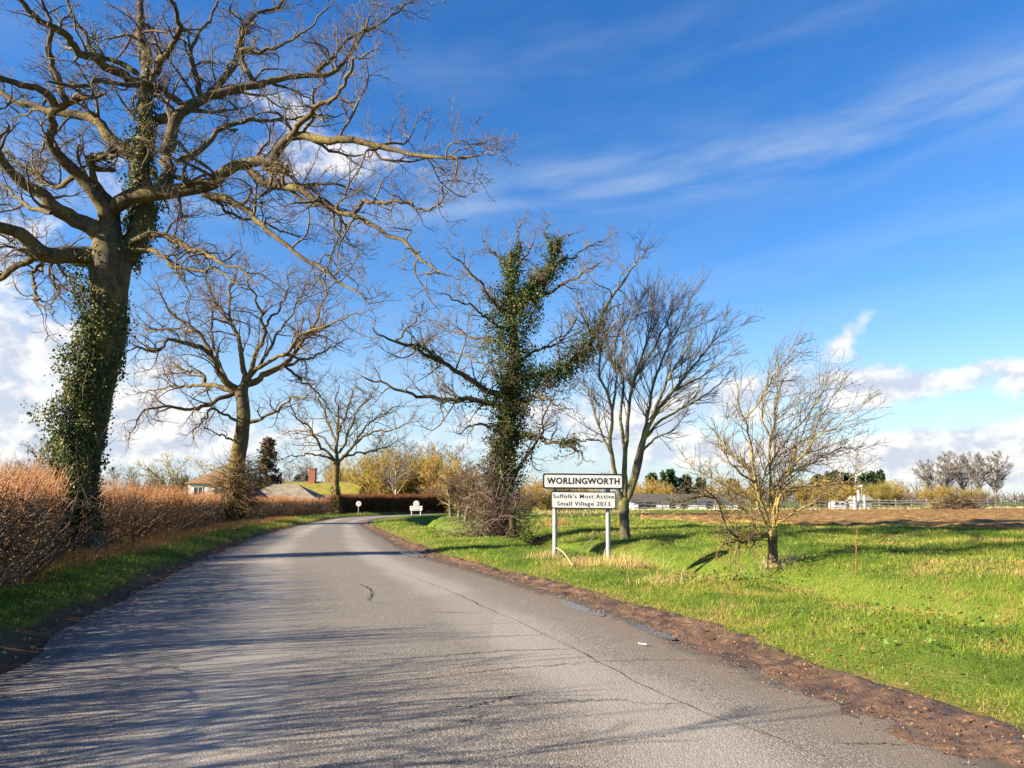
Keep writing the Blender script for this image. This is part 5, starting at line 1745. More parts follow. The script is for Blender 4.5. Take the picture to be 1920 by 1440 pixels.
# stick leaning against the left post, bent dead stems beside it
g = Geo()
sa, sb_ = P(1043, 1027, YS - 0.02), G(1074, 1063)
sb_[2] += 0.02
pl = catmull([sa, (sa * 0.6 + sb_ * 0.4) + [0.03, 0, 0.04], sb_], 14)
tubes(g, pl[None], np.linspace(0.014, 0.02, 14)[None], 7, [(0.5, 0.38, 0.24)])
tag(link('broken_stick', g.mesh('broken_stick', M_dry, sb_), loc=sb_), 'pale broken stick leaning against the left post of the village sign', 'stick')
for (pts, lab) in [([(1085, 1050), (1095, 1025), (1110, 1010), (1128, 1002)], 'long grey dead stem arching between the two sign posts'),
                   ([(1100, 1040), (1112, 1022), (1128, 1016), (1136, 1015)], 'short arched dead stem low beside the right sign post')]:
    c = G(*pts[0])
    c[1] = max(c[1], YS + 0.3)
    c[2] = hz(c[0], c[1])
    pl = catmull([c] + [P(x, y, c[1] + 0.2) for x, y in pts[1:]], 16)
    g = Geo()
    tubes(g, pl[None], np.linspace(0.010, 0.005, 16)[None], 5, [(0.34, 0.28, 0.2)])
    tag(link('dead_stalk', g.mesh('dead_stalk', M_dry, c), loc=c), lab, 'dead stem')
for (px, py, h, lab) in [(1604, 1080, 0.95, 'tall rusty dock stalk standing on the bank right of the hawthorn'), (1384, 1075, 0.6, 'thin dead stalk standing left of the hawthorn trunk'), (1152, 1012, 0.7, 'thin dead stalk beside the foot of the many stemmed tree')]:
    c = G(px, py)
    g = Geo()
    pl, r_ = walk(c[None], np.array([[0.05, 0, 1.0]]), np.array([h]), np.array([0.009]), np.array([0.004]), 9, 0.05, UP, 0.05)
    tubes(g, pl, r_, 5, [(0.3, 0.15, 0.06)])
    q, qr, ql = grow(pl, r_, np.array([h]), 0.05, 0.35, (15, 50), 0.3, (0.05, 0.25), 0.08, UP, 0.1, 4, 0.8, 0.003)
    tubes(g, q, qr, 3, np.tile([0.36, 0.17, 0.06], (len(q), 1)))
    tag(link('dead_stalk', g.mesh('dead_stalk', M_dry, c), loc=c), lab, 'dead stalk')
g = Geo()
c = np.array([*ground_px(1205, 1208, 0.05), 0.055])
prism(g, rounded(0.10, 0.025, 0.010, 3), -0.006, 0.006)
o = link('litter', g.mesh('litter', M_signwhite, smooth=False), loc=c)
o.rotation_euler = (rad(80), 0.1, rad(-12))
tag(o, 'scrap of white litter lying on the muddy right edge of the road', 'litter')


# ------------------------------------------------------------------ background trees and bushes
def far_tree(name, label, cat, loc, h, spread, tr_, style, mats, tip=0.02, dens=1.0, group=None, leader=True):
    """bare tree or bush grown from a few random limbs; returned standing at LOC"""
    loc = np.array(loc, float)
    root = thing(name, label, cat, loc, group=group)
    if style == 'bush':
        k = int(16 * dens)
        a = rng.uniform(0, 2 * np.pi, k)
        st = np.c_[np.cos(a) * spread * 0.12, np.sin(a) * spread * 0.12, np.full(k, -0.1)]
        dv = np.c_[np.cos(a) * rng.uniform(0.1, 0.9, k), np.sin(a) * rng.uniform(0.1, 0.9, k), np.ones(k)]
        pp, rr = walk(st, dv, h * rng.uniform(0.6, 0.95, k), np.full(k, tr_), np.full(k, tip), 10, 0.10, UP, 0.02)
        g = Geo()
        tubes(g, pp, rr, 4)
        link('stems', g.mesh('stems', mats[0]), root, kind='stuff')
        ll = h * np.full(k, 0.8)
        lv = [(0.5 / dens ** 0.5, 0.18, (25, 65), 0.36, (0.5, 0.36 * h), 0.14, 5), (0.42 / dens ** 0.5, 0.1, (20, 60), 0.5, (0.4, 0.2 * h), 0.12, 3), (0.6, 0.1, (20, 60), 0.5, (0.3, 0.1 * h), 0.1, 2)]
    else:
        th = h * (0.9 if leader else 0.34)
        tp, trr = walk(np.array([[0, 0, -0.15]]), np.array([[0.03, 0, 1.0]]), np.array([th]), np.array([tr_]), np.array([tip if leader else tr_ * 0.75]), 16, 0.03 if leader else 0.05, UP, 0.02)
        link('trunk', trunk_mesh(tp[0], trr[0], 0.25, 8, 16, 0.06, 4).mesh('trunk', mats[0]), root)
        k = int((15 if leader else 9) * dens)
        t = np.linspace(0.22, 0.92, k) if leader else rng.uniform(0.8, 0.99, k)
        i = (t * 15).astype(int)
        a = np.arange(k) * 2.4 + rng.uniform(-0.4, 0.4, k)
        up_ = {'round': 0.75, 'poplar': 1.7, 'oak': 0.7}[style]
        dv = np.c_[np.cos(a), np.sin(a), np.full(k, up_) + rng.uniform(-0.2, 0.35, k)]
        ln = {'round': spread * (1.15 - 0.75 * t), 'poplar': h * 0.60 * (1.08 - 0.85 * t), 'oak': spread * rng.uniform(0.85, 1.15, k)}[style]
        pp, rr = walk(tp[0, i], dv, ln, trr[0, i] * rng.uniform(0.4, 0.65, k), np.full(k, tip), 12, {'round': 0.12, 'poplar': 0.07, 'oak': 0.2}[style], UP, {'round': 0.05, 'poplar': 0.08, 'oak': 0.03}[style])
        g = Geo()
        for q in range(k):
            g = Geo()
            tubes(g, pp[q:q + 1], rr[q:q + 1], 5)
            link('limb', g.mesh('limb', mats[0]), root)
        ll = ln
        gn_ = {'round': 0.13, 'poplar': 0.07, 'oak': 0.2}[style]
        an = {'round': (28, 65), 'poplar': (18, 45), 'oak': (28, 70)}[style]
        sp = h / 11.0
        lv = [(0.46 * sp / dens, 0.12, an, 0.30 if style == 'poplar' else 0.42, (0.07 * h, 0.3 * h), gn_, 5), (0.40 * sp / dens, 0.1, an, 0.5, (0.05 * h, 0.16 * h), gn_, 3), (0.42 * sp / dens, 0.1, an, 0.5, (0.03 * h, 0.08 * h), gn_, 3)]
    tw = Geo()
    P_, R_, L_ = pp, rr, ll
    for (spc, t0, an_, ra, lim, gnl, M) in lv:
        P_, R_, L_ = grow(P_, R_, L_, spc, t0, an_, ra, lim, gnl, UP, 0.05, M, 0.6, tip, tr_ * 0.4, endfork=1)
        tubes(tw, P_, R_, 3)
    link('twigs', tw.mesh('twigs', mats[1]), root, kind='stuff')
    return root


def gpos(px, Y):
    x = P(px, 940, Y)[0]
    return np.array([x, Y, hz(x, Y)])


def pxh(top, Y, base_z):
    return P(960, top, Y)[2] - base_z


protos = {}


def place(kind, px, Y, top, label, wpx=None, group=None, rz=None):
    """first of a kind is built, the next ones are copies of it"""
    name, cat, style, mats, h0, sp0, tr_, tip, dens, leader = KINDS_[kind]
    loc = gpos(px, Y)
    h = pxh(top, Y, loc[2])
    r = protos.get(kind)
    sc = h / h0
    sx = sc if wpx is None else (wpx / F * Y) / (2 * sp0)
    if r is None:
        r = far_tree(name, label, cat, loc, h0, sp0, tr_, style, mats, tip, dens, group, leader)
        protos[kind] = r
        r.scale = (sx, sx, sc)
        return r
    return copy_thing(r, loc, rng.uniform(0, 6.28) if rz is None else rz, (sx, sx, sc), label, group)


KINDS_ = {
    'olive_round': ('bare_tree', 'tree', 'oak', (M_olive, M_olive), 10.0, 5.6, 0.28, 0.022, 1.0, False),
    'grey_round': ('bare_tree', 'tree', 'round', (M_greytw, M_greytw), 12.0, 6.0, 0.22, 0.026, 1.0, True),
    'pale': ('bare_tree', 'tree', 'round', (M_pale, M_greytw), 10.0, 4.6, 0.24, 0.022, 1.0, True),
    'poplar': ('poplar_tree', 'tree', 'poplar', (M_greytw, M_greytw), 12.0, 3.6, 0.26, 0.026, 1.2, True),
    'ochre_bush': ('twiggy_bush', 'bush', 'bush', (M_ochre, M_ochre), 6.0, 3.2, 0.05, 0.018, 2.3, True),
    'olive_bush': ('twiggy_bush', 'bush', 'bush', (M_olive, M_olive), 6.0, 3.2, 0.05, 0.018, 2.3, True),
    'brown_bush': ('twiggy_bush', 'bush', 'bush', (M_twig2, M_twig2), 4.0, 2.4, 0.035, 0.013, 1.9, True),
    'small': ('small_tree', 'tree', 'round', (M_stem, M_twig2), 4.4, 2.4, 0.15, 0.010, 1.1, True),
}
gT = 'bare trees standing beyond the left hedge'
place('pale', 66, 118, 812, 'pale grey bare tree beyond the hedge at the far left edge')
place('olive_round', 318, 104, 822, 'olive tinged bare tree in the gap between the first and second oaks')
place('olive_round', 395, 118, 832, 'bare tree behind the low brown pyramid roof, close left of the second oak')
for px, Y, top, lab in [(205, 190, 868, 'small faint grey tree low on the skyline just right of the ivy clad oak trunk'), (238, 210, 872, 'faint grey tree on the skyline midway between the ivy clad oak and the olive tree'),
                        (20, 200, 862, 'faint grey tree low behind the hedge shoots in the left corner'), (115, 210, 868, 'faint grey tree partly hidden by ivy left of the big trunk')]:
    place('grey_round', px, Y, top, lab)
for i, (px, Y, top, w) in enumerate([(258, 74, 884, 90), (300, 78, 878, 90), (348, 106, 876, 70), (432, 106, 868, 80), (470, 106, 880, 70)]):
    place('brown_bush', px, Y, top, 'orange brown bush rising behind the hedge ' + ['close right of the ivy clad oak', 'under the olive tinged tree', 'left of the pyramid roof', 'hiding the right slope of the pyramid roof', 'behind the second oak trunk'][i], w)
# woodland edge past the bend
spec = [('ochre_bush', 655, 118, 858, 90, 'ochre bush behind the trunk of the third oak'), ('olive_bush', 692, 112, 834, 110, 'olive green tinged bush right of the third oak'),
        ('ochre_bush', 722, 108, 842, 110, 'ochre bush left of the pale trunk by the dark hedge'), ('ochre_bush', 765, 112, 830, 120, 'tall ochre bush right of the pale trunk behind the dark hedge'),
        ('olive_bush', 800, 110, 840, 110, 'olive bush above the village crest sign'), ('ochre_bush', 836, 104, 850, 110, 'ochre bush right of the village crest sign'),
        ('olive_bush', 640, 128, 870, 70, 'olive bush over the mossy roof end'), ('ochre_bush', 868, 96, 862, 90, 'ochre bush behind the group of three small trees'),
        ('ochre_bush', 905, 92, 890, 80, 'ochre bush half hidden behind the ivy covered trunk'), ('ochre_bush', 700, 100, 905, 70, 'low ochre bush just over the top of the dark hedge'),
        ('brown_bush', 815, 100, 905, 70, 'low brown bush at the end of the dark hedge'), ('brown_bush', 880, 62, 905, 60, 'low brown bush on the ditch bank left of the ivy covered tree'),
        ('ochre_bush', 1020, 84, 884, 110, 'round ochre willow bush behind the left end of the village sign'), ('ochre_bush', 1085, 88, 896, 90, 'low ochre bush hidden mostly by the village sign'),
        ('brown_bush', 985, 78, 905, 70, 'brown bush between the ivy covered trunk and the willow bush')]
for k_, px, Y, top, w, lab in spec:
    place(k_, px, Y, top, lab, w)
place('pale', 741, 104, 830, 'bare tree with a pale buff trunk standing behind the dark hedge')
for px, Y, top, lab in [(705, 150, 806, 'tall grey bare tree rising behind the olive bush by the third oak'), (760, 156, 818, 'tall grey bare tree in the middle of the wood past the bend'), (805, 150, 822, 'tall grey bare tree over the village crest sign'),
                        (850, 146, 826, 'tall grey bare tree behind the three small trees'), (575, 150, 850, 'grey bare tree left of the brick chimney'), (545, 165, 866, 'grey bare tree between the brown conifer and the chimney'), (1130, 150, 880, 'small grey tree behind the right end of the village sign'), (625, 140, 846, 'grey bare tree right of the brick chimney')]:
    place('grey_round', px, Y, top, lab)
for (px, py, top, lab) in [(845, 969, 872, 'small bare tree, farthest of three on the ditch bank'), (860, 973, 866, 'small bare tree in the middle of three on the ditch bank'), (873, 979, 858, 'small bare tree on the ditch bank, nearest of three to the ivy covered tree')]:
    c = G(px, py)
    name, cat, style, mats, h0, sp0, tr_, tip, dens, leader = KINDS_['small']
    h = P(px, top, c[1])[2] - c[2]
    if 'small' not in protos:
        protos['small'] = far_tree(name, lab, cat, c, h0, sp0, tr_, style, mats, tip, dens, None, leader)
        protos['small'].scale = (h / h0,) * 3
    else:
        copy_thing(protos['small'], c, rng.uniform(0, 6), h / h0, lab)
# right hand skyline
for i, (px, top) in enumerate([(1745, 862), (1775, 846), (1808, 850), (1838, 848), (1868, 846)]):
    place('poplar', px, 188 + 5 * (i % 3), top, 'tall bare poplar on the right skyline, ' + ['leftmost of the row of five', 'second from the left of the row of five', 'middle one of the row of five', 'second from the right of the row of five', 'rightmost of the row of five'][i], 76, 'poplars in a row on the right skyline')
for k_, px, Y, top, w, lab in [('ochre_bush', 1200, 132, 893, 70, 'ochre bush close behind the many stemmed tree'), ('ochre_bush', 1238, 138, 898, 60, 'ochre bush over the left end of the white stable'),
                               ('ochre_bush', 1345, 142, 905, 70, 'ochre bush over the right end of the white stable'), ('ochre_bush', 1400, 138, 896, 80, 'ochre bush left behind the hawthorn crown'), ('brown_bush', 1455, 134, 898, 80, 'brown bush seen through the middle of the hawthorn crown'),
                               ('ochre_bush', 1515, 134, 894, 80, 'ochre bush behind the right side of the hawthorn'), ('ochre_bush', 1580, 130, 900, 80, 'ochre bush left of the white lamp post'), ('olive_bush', 1648, 128, 896, 60, 'olive bush just right of the grey shed roof'),
                               ('ochre_bush', 1668, 132, 900, 60, 'ochre bush at the right end of the dark firs'), ('brown_bush', 1705, 150, 919, 70, 'low brown bush behind the fence left of the brush heap'), ('ochre_bush', 1745, 160, 906, 60, 'yellow bush behind the left side of the brush heap'),
                               ('olive_bush', 1778, 160, 905, 60, 'olive bush under the poplars behind the brush heap'), ('olive_bush', 1815, 160, 912, 60, 'olive bush behind the right side of the brush heap'), ('brown_bush', 1848, 150, 918, 50, 'reddish bush at the foot of the rightmost poplars')]:
    place(k_, px, Y, top, lab, w)
for px, top, lab in [(1688, 894, 'faint bare tree on the skyline right of the dark firs'), (1668, 898, 'faint bare tree close beside the rightmost dark fir'), (1480, 880, 'faint bare tree behind the hawthorn crown')]:
    place('grey_round', px, 210, top, lab)


def conifer(name, label, loc, h, w, cols, mat_t, n=4200, leaf=0.42, shape=1.0, group=None):
    loc = np.array(loc, float)
    root = thing(name, label, 'tree', loc, group=group)
    tp, trr = walk(np.array([[0, 0, -0.1]]), np.array([[0, 0, 1.0]]), np.array([h * 0.97]), np.array([0.14 * w * 0.5]), np.array([0.03]), 12, 0.01, UP, 0.0)
    link('trunk', trunk_mesh(tp[0], trr[0], 0.2, 8, 14, 0.05).mesh('trunk', mat_t), root)
    nb = int(n / 42)
    t = rng.uniform(0.04, 0.99, nb) ** 1.15
    a = rng.uniform(0, 2 * np.pi, nb)
    prof = (1 - t) ** shape * (0.75 + 0.35 * vnoise(t * 14, a * 0.9, 5)) + 0.04
    ln = w * 0.5 * prof * rng.uniform(0.75, 1.1, nb)
    st = np.c_[np.zeros(nb), np.zeros(nb), t * h]
    dv = np.c_[np.cos(a), np.sin(a), rng.uniform(-0.15, 0.45, nb)]
    pp, rr = walk(st, dv, ln + 0.1, np.full(nb, 0.03), np.full(nb, 0.012), 6, 0.07, UP, -0.02)
    g = Geo()
    tubes(g, pp, rr, 3)
    link('branches', g.mesh('branches', mat_t), root, kind='stuff')
    k = rng.integers(0, nb, n)
    u = rng.uniform(0.25, 1.05, n)
    f = np.clip(u, 0, 0.999) * 5
    i = f.astype(int)
    q = pp[k, i] + (pp[k, i + 1] - pp[k, i]) * (f - i)[:, None] + rng.normal(size=(n, 3)) * 0.13 * w / 4
    g = Geo()
    leaf_geo(g, q, rng.normal(size=(n, 3)) + UP * 0.3, leaf * rng.uniform(0.5, 1.3, n), pick(cols, n))
    link('needles', g.mesh('needles', M_leaf, smooth=False), root, kind='stuff')
    return root


GRN = [(0.016, 0.042, 0.014), (0.03, 0.065, 0.02), (0.055, 0.085, 0.022), (0.012, 0.028, 0.012)]
l0 = gpos(1254, 165)
c0 = conifer('fir_tree', 'broad dark green fir behind the white stable, tallest of that clump', l0, pxh(884, 165, l0[2]), 7.6, GRN, M_oakdark, 3600, 0.55, 0.45)
for px, Y, top, w, lab in [(1222, 170, 890, 0.8, 'dark green fir at the left end of the clump behind the white stable'), (1285, 168, 893, 0.75, 'dark green fir right of the broad one behind the white stable'), (1316, 172, 898, 0.7, 'dark green fir at the right end of the clump behind the white stable'),
                           (1372, 175, 900, 0.8, 'dark green fir between the stable roof and the hawthorn'), (1536, 172, 893, 0.9, 'dark green fir seen through the right side of the hawthorn'), (1566, 168, 886, 1.0, 'dark green fir just right of the hawthorn twigs'), (1592, 170, 890, 0.9, 'dark green fir left above the white lamp'), (1622, 168, 890, 0.8, 'dark green fir right above the white lamp'), (1642, 172, 888, 0.9, 'dark green fir above the grey shed'), (1655, 170, 884, 0.55, 'narrow pointed dark fir at the right end of the fir row'),
                           (567, 160, 888, 0.6, 'small dark conifer left of the brick chimney'), (556, 165, 893, 0.5, 'smaller dark conifer farther left of the brick chimney')]:
    lc = gpos(px, Y)
    s_ = pxh(top, Y, lc[2]) / pxh(884, 165, l0[2])
    copy_thing(c0, lc, rng.uniform(0, 6), (w, w, s_), lab)
l1 = gpos(499, 96)
conifer('cypress_tree', 'dark brown shaggy conifer between the second oak and the chimney', l1, pxh(822, 96, l1[2]), 5.0, [(0.06, 0.04, 0.02), (0.11, 0.07, 0.033), (0.17, 0.11, 0.05), (0.04, 0.034, 0.018), (0.07, 0.065, 0.022)], M_oakdark, 6500, 0.26, 0.6)

# far woodland along the horizon
g = Geo()
n_ = 420
az_ = rng.uniform(-0.95, 0.95, n_)
ds = rng.uniform(330, 520, n_)
hh_ = rng.uniform(5, 10, n_) * (0.6 + 0.8 * vnoise(az_ * 25, az_ * 0, 8))
k = 16
st = np.repeat(np.c_[np.sin(az_) * ds, np.cos(az_) * ds, np.full(n_, 0.4)], k, 0)
st[:, 2] += np.repeat(hh_, k) * rng.uniform(0, 0.45, n_ * k)
dv = rng.normal(size=(n_ * k, 3)) + UP * 1.1
pp, rr = walk(st, dv, np.repeat(hh_, k) * rng.uniform(0.3, 0.75, n_ * k), np.full(n_ * k, 0.22), np.full(n_ * k, 0.10), 2, 0.1, UP, 0)
tubes(g, pp, rr, 3)
link('far_woodland', g.mesh('far_woodland', M_greytw), kind='stuff')

# ------------------------------------------------------------------ off-frame saplings, added only to throw streaks of shade on the road
for i_, (sx_, sy_, sc_2, rz_) in enumerate([(-8.0, 6.8, 0.26, 5.0), (-7.6, 5.4, 0.31, 0.3), (-7.2, 3.9, 0.33, 3.3), (-7.0, 2.4, 0.36, 2.1), (-6.9, 0.6, 0.40, 4.0), (-6.6, -1.2, 0.42, 5.2), (-6.3, -3.2, 0.46, 1.2), (-6.2, -5.8, 0.52, 3.3), (-7.9, 6.0, 0.34, 2.0), (-7.4, 4.6, 0.37, 1.4), (-7.1, 3.1, 0.42, 0.9), (-6.9, 1.5, 0.45, 2.7), (-6.7, -0.3, 0.5, 4.5)]):
    lab_ = 'bare sapling in the hedge out of view, added to streak the road with shade'
    grp_ = 'saplings added out of view for their shadows on the road'
    if i_ == 0:
        sap = far_tree('shadow_sapling', lab_, 'sapling', (sx_, sy_, 0.2), 3.0, 1.5, 0.02, 'bush', (M_twig2, M_twig2), 0.007, 0.75, grp_)
    else:
        copy_thing(sap, (sx_, sy_, 0.2), rz_, sc_2 * 2.9, lab_, grp_)

# ------------------------------------------------------------------ houses
M_render = simple('white_render', (0.50, 0.47, 0.43), (0.62, 0.60, 0.56), 2.0, 0.8, 0.1)
M_tile = simple('brown_roof_tile', (0.16, 0.085, 0.045), (0.27, 0.16, 0.085), 5.0, 0.85, 0.4, 0.03, stretch=(1, 1, 4))
M_moss = simple('mossy_roof', (0.125, 0.115, 0.016), (0.25, 0.21, 0.035), 1.1, 0.95, 0.4, 0.04)
M_thatch = simple('grey_beige_roof', (0.13, 0.105, 0.07), (0.26, 0.22, 0.165), 1.2, 0.95, 0.4, 0.04)
M_brick = simple('red_brick', (0.22, 0.075, 0.04), (0.33, 0.13, 0.07), 7.0, 0.85, 0.3, 0.02)
M_redtile = simple('red_roof_tile', (0.33, 0.09, 0.035), (0.42, 0.15, 0.06), 5.0, 0.85, 0.3)
M_dark = simple('dark_opening', (0.012, 0.011, 0.010), (0.03, 0.027, 0.024), 3.0, 0.6, 0)
M_slate = simple('dark_felt_roof', (0.05, 0.043, 0.04), (0.10, 0.085, 0.075), 2.0, 0.9, 0.2)
M_wood = simple('weathered_rail', (0.25, 0.23, 0.20), (0.42, 0.39, 0.35), 5.0, 0.85, 0.3, 0.005, stretch=(6, 6, 1))
M_wood2 = simple('yellowish_rail', (0.33, 0.26, 0.15), (0.50, 0.42, 0.27), 5.0, 0.85, 0.3, 0.005, stretch=(6, 6, 1))


def box(g, x0, x1, y0, y1, z0, z1):
    V = np.array([(x, y, z) for z in (z0, z1) for (x, y) in ((x0, y0), (x1, y0), (x1, y1), (x0, y1))])
    g.add(V, np.array([(0, 1, 5, 4), (1, 2, 6, 5), (2, 3, 7, 6), (3, 0, 4, 7), (4, 5, 6, 7), (3, 2, 1, 0)]))


def hip(g, x0, x1, y0, y1, ze, zr, inset, ov=0.3, th=0.12):
    """hipped (inset > 0) or gabled (inset = 0) roof with thickness, ridge along x"""
    x0, x1, y0, y1 = x0 - ov, x1 + ov, y0 - ov, y1 + ov
    ym = (y0 + y1) / 2
    V = np.array([(x0, y0, ze), (x1, y0, ze), (x1, y1, ze), (x0, y1, ze), (x0 + inset, ym, zr), (x1 - inset, ym, zr),
                  (x0, y0, ze - th), (x1, y0, ze - th), (x1, y1, ze - th), (x0, y1, ze - th)])
    g.add(V, [np.array([(0, 1, 5, 4), (2, 3, 4, 5), (0, 6, 7, 1), (1, 7, 8, 2), (2, 8, 9, 3), (3, 9, 6, 0), (9, 8, 7, 6)]), np.array([(1, 2, 5), (3, 0, 4)])])


def part(name, mat, root, fn, *a, **k):
    g = Geo()
    fn(g, *a, **k)
    return link(name, g.mesh(name, mat, root.location, smooth=False), root)


def house(label, px0, px1, Y, top, eave, depth, inset, mw, mr, name='house', wins=0):
    x0, x1 = P(px0, 930, Y)[0], P(px1, 930, Y)[0]
    zg = hz((x0 + x1) / 2, Y) - 0.1
    zr, ze = P(960, top, Y)[2], P(960, eave, Y)[2]
    r = thing(name, label, 'house', ((x0 + x1) / 2, Y, zg))
    bpy.context.view_layer.update()
    part('wall', mw, r, box, x0, x1, Y, Y + depth, zg, ze - 0.13)
    rf = part('roof', mr, r, hip, x0, x1, Y, Y + depth, ze, zr, inset)
    for i in range(wins):
        xx = x0 + (i + 0.5) * (x1 - x0) / wins
        w_ = part('window', M_signwhite, r, box, xx - 0.55, xx + 0.55, Y - 0.05, Y - 0.003, ze - 1.45, ze - 0.45)
        g = Geo()
        box(g, xx - 0.47, xx - 0.04, Y - 0.056, Y - 0.052, ze - 1.37, ze - 0.53)
        box(g, xx + 0.04, xx + 0.47, Y - 0.056, Y - 0.052, ze - 1.37, ze - 0.53)
        link('pane', g.mesh('pane', M_dark, r.location, smooth=False), w_)
    return r, rf, x0, x1, zr, ze


house('white walled cottage with a brown pyramid roof behind the hedge', 352, 428, 88, 882, 905, 5.0, 2.5, M_render, M_tile, wins=2)
house('low outbuilding with a grey beige hipped roof right of the second oak', 440, 596, 89, 907, 939, 7.0, 3.6, M_render, M_thatch, name='outbuilding')
hc_, rf_, hx0, hx1, hzr, hze = house('long house with a moss covered roof and a tall red brick chimney', 520, 668, 106, 903, 926, 7.0, 0.0, M_render, M_moss, wins=3)
g = Geo()
cx0, cx1 = P(580, 890, 109.5)[0], P(592, 890, 109.5)[0]
box(g, cx0, cx1, 109.1, 110.0, hzr - 0.6, P(960, 880, 109.5)[2])
box(g, cx0 - 0.06, cx1 + 0.06, 109.04, 110.06, P(960, 880, 109.5)[2], P(960, 877.6, 109.5)[2])
o = link('chimney', g.mesh('chimney', M_brick, hc_.location, smooth=False), rf_)
g = Geo()
box(g, hx0 - 0.3, hx1 + 0.3, 106 + 3.5 - 0.12, 106 + 3.5 + 0.12, hzr - 0.03, hzr + 0.10)
link('ridge_tiles', g.mesh('ridge_tiles', M_thatch, hc_.location, smooth=False), rf_)
house('low brown roofed wing with white gable in front of the mossy roofed house', 585, 662, 94, 926, 942, 5.0, 1.6, M_render, M_tile, name='outbuilding')
house('white house with a red tiled roof half hidden by bushes past the third oak', 652, 690, 128, 890, 903, 6.0, 1.4, M_render, M_redtile, wins=2)

# stable
x0, x1 = P(1188, 940, 118)[0], P(1392, 940, 118)[0]
zg = hz((x0 + x1) / 2, 118)
ze, zr = P(960, 938, 118)[2], P(960, 926, 118)[2]
stb = thing('stable', 'long low white stable with a dark roof and black doorways behind the fence', 'stable', ((x0 + x1) / 2, 118, zg))
part('wall', simple('stable_white', (0.58, 0.58, 0.58), (0.70, 0.70, 0.70), 2.0, 0.7, 0.05), stb, box, x0, x1, 118, 122.5, zg - 0.2, ze - 0.13)
part('roof', M_slate, stb, hip, x0, x1, 118, 122.5, ze, zr, 0.0, 0.5)
for i, q in enumerate([0.04, 0.09, 0.16, 0.24, 0.36, 0.47, 0.58, 0.70, 0.81, 0.92]):
    xx = x0 + (x1 - x0) * q
    wd = [1.0, 0.8, 1.1, 0.9, 0.55, 0.6, 0.5, 0.6, 0.5, 0.6][i]
    part('doorway', M_dark, stb, box, xx - wd, xx + wd * 0.6, 117.95, 117.996, zg + (0.1 if i % 3 else 0.9), ze - 0.35)

# grey shed, lamp posts, trailer
x0, x1 = P(1604, 935, 112)[0], P(1634, 935, 112)[0]
zg = hz(x0, 112)
sh = thing('shed', 'small grey shed with a pitched roof behind the fence below the dark firs', 'shed', ((x0 + x1) / 2, 112, zg))
part('wall', M_signgrey, sh, box, x0, x1, 112, 114.4, zg - 0.1, P(960, 937, 112)[2] - 0.13)
part('roof', M_thatch, sh, hip, x0, x1, 112, 114.4, P(960, 937, 112)[2], P(960, 929, 112)[2], 0.0, 0.25)
lc = gpos(1617, 110)
lp = thing('lamp_post', 'slim post with a white round floodlight in front of the dark firs', 'lamp post', lc)
g = Geo()
zt = P(960, 913, 110)[2]
tubes(g, np.array([[[lc[0], 110, lc[2] - 0.1], [lc[0], 110, zt]]]), np.full((1, 2), 0.05), 8)
link('post', g.mesh('post', M_signgrey, lc), lp)
g = Geo()
aa = np.arange(14) * 2 * np.pi / 14
prof = [(0.02, 0.16), (0.24, 0.10), (0.30, 0.0), (0.24, -0.10), (0.02, -0.14)]
V = np.vstack([np.c_[lc[0] + r_ * np.cos(aa), 110 + r_ * np.sin(aa), np.full(14, zt + 0.14 + z_)] for r_, z_ in prof])
idx = np.arange(5 * 14).reshape(5, 14)
g.add(V, np.stack([idx[:-1], np.roll(idx[:-1], -1, 1), np.roll(idx[1:], -1, 1), idx[1:]], -1).reshape(-1, 4))
link('lamp', g.mesh('lamp', M_signwhite, lc), lp)
for px, top, w, lab in [(1610.5, 919, 0.14, 'short thick white post beside the grey shed'), (1621, 928, 0.11, 'thin white post right of the thick one by the grey shed')]:
    lc = gpos(px, 108)
    g = Geo()
    zt = P(960, top, 108)[2]
    tubes(g, np.array([[[lc[0], 108, lc[2] - 0.1], [lc[0], 108, zt - 0.05], [lc[0], 108, zt]]]), np.array([[w * 1.3, w * 1.25, w * 0.6]]), 10)
    tag(link('white_post', g.mesh('white_post', M_signwhite, lc), loc=lc), lab, 'post')
x0, x1 = P(1562, 932, 114)[0], P(1586, 932, 114)[0]
zg = hz(x0, 114)
tr_ = thing('caravan', 'small pale caravan standing behind the fence right of the hawthorn', 'caravan', ((x0 + x1) / 2, 114, zg))
g = Geo()
ol = np.array([(-0.98, 0.35), (0.98, 0.35), (1.0, 0.9), (0.86, 1.45), (0.6, 1.62), (-0.6, 1.62), (-0.86, 1.45), (-1.0, 0.9)])
prism(g, ol * np.array([(x1 - x0) / 2, 1.0]), 0, 1.9)
link('body', g.mesh('body', M_signwhite, smooth=False), tr_)
for q in (-0.45, 0.4):
    g = Geo()
    prism(g, rounded(0.55, 0.4, 0.06, 3), -0.02, -0.004, q * (x1 - x0) / 2, 1.15)
    link('window', g.mesh('window', M_dark, smooth=False), tr_)
g = Geo()
aa = np.arange(12) * 2 * np.pi / 12
prism(g, np.c_[0.28 * np.cos(aa), 0.28 * np.sin(aa)], -0.06, 0.1, 0, 0.28)
link('wheel', g.mesh('wheel', M_signblack, smooth=False), tr_)

# paddock fence
fl = catmull([(2.6, 90, 0), (5.2, 91, 0), (9, 93, 0), (25, 97, 0), (40, 101, 0), (66, 106, 0), (96, 116, 0)], 600)[:, :2]
fs = np.r_[0, np.cumsum(np.hypot(*np.diff(fl, axis=0).T))]


def fence_at(s):
    return np.array([np.interp(s, fs, fl[:, 0]), np.interp(s, fs, fl[:, 1])])


def rail_mesh(L, w, t, mat):
    g = Geo()
    box(g, 0, L, -t / 2, t / 2, -w / 2, w / 2)
    return g.mesh('rail', mat, smooth=False)


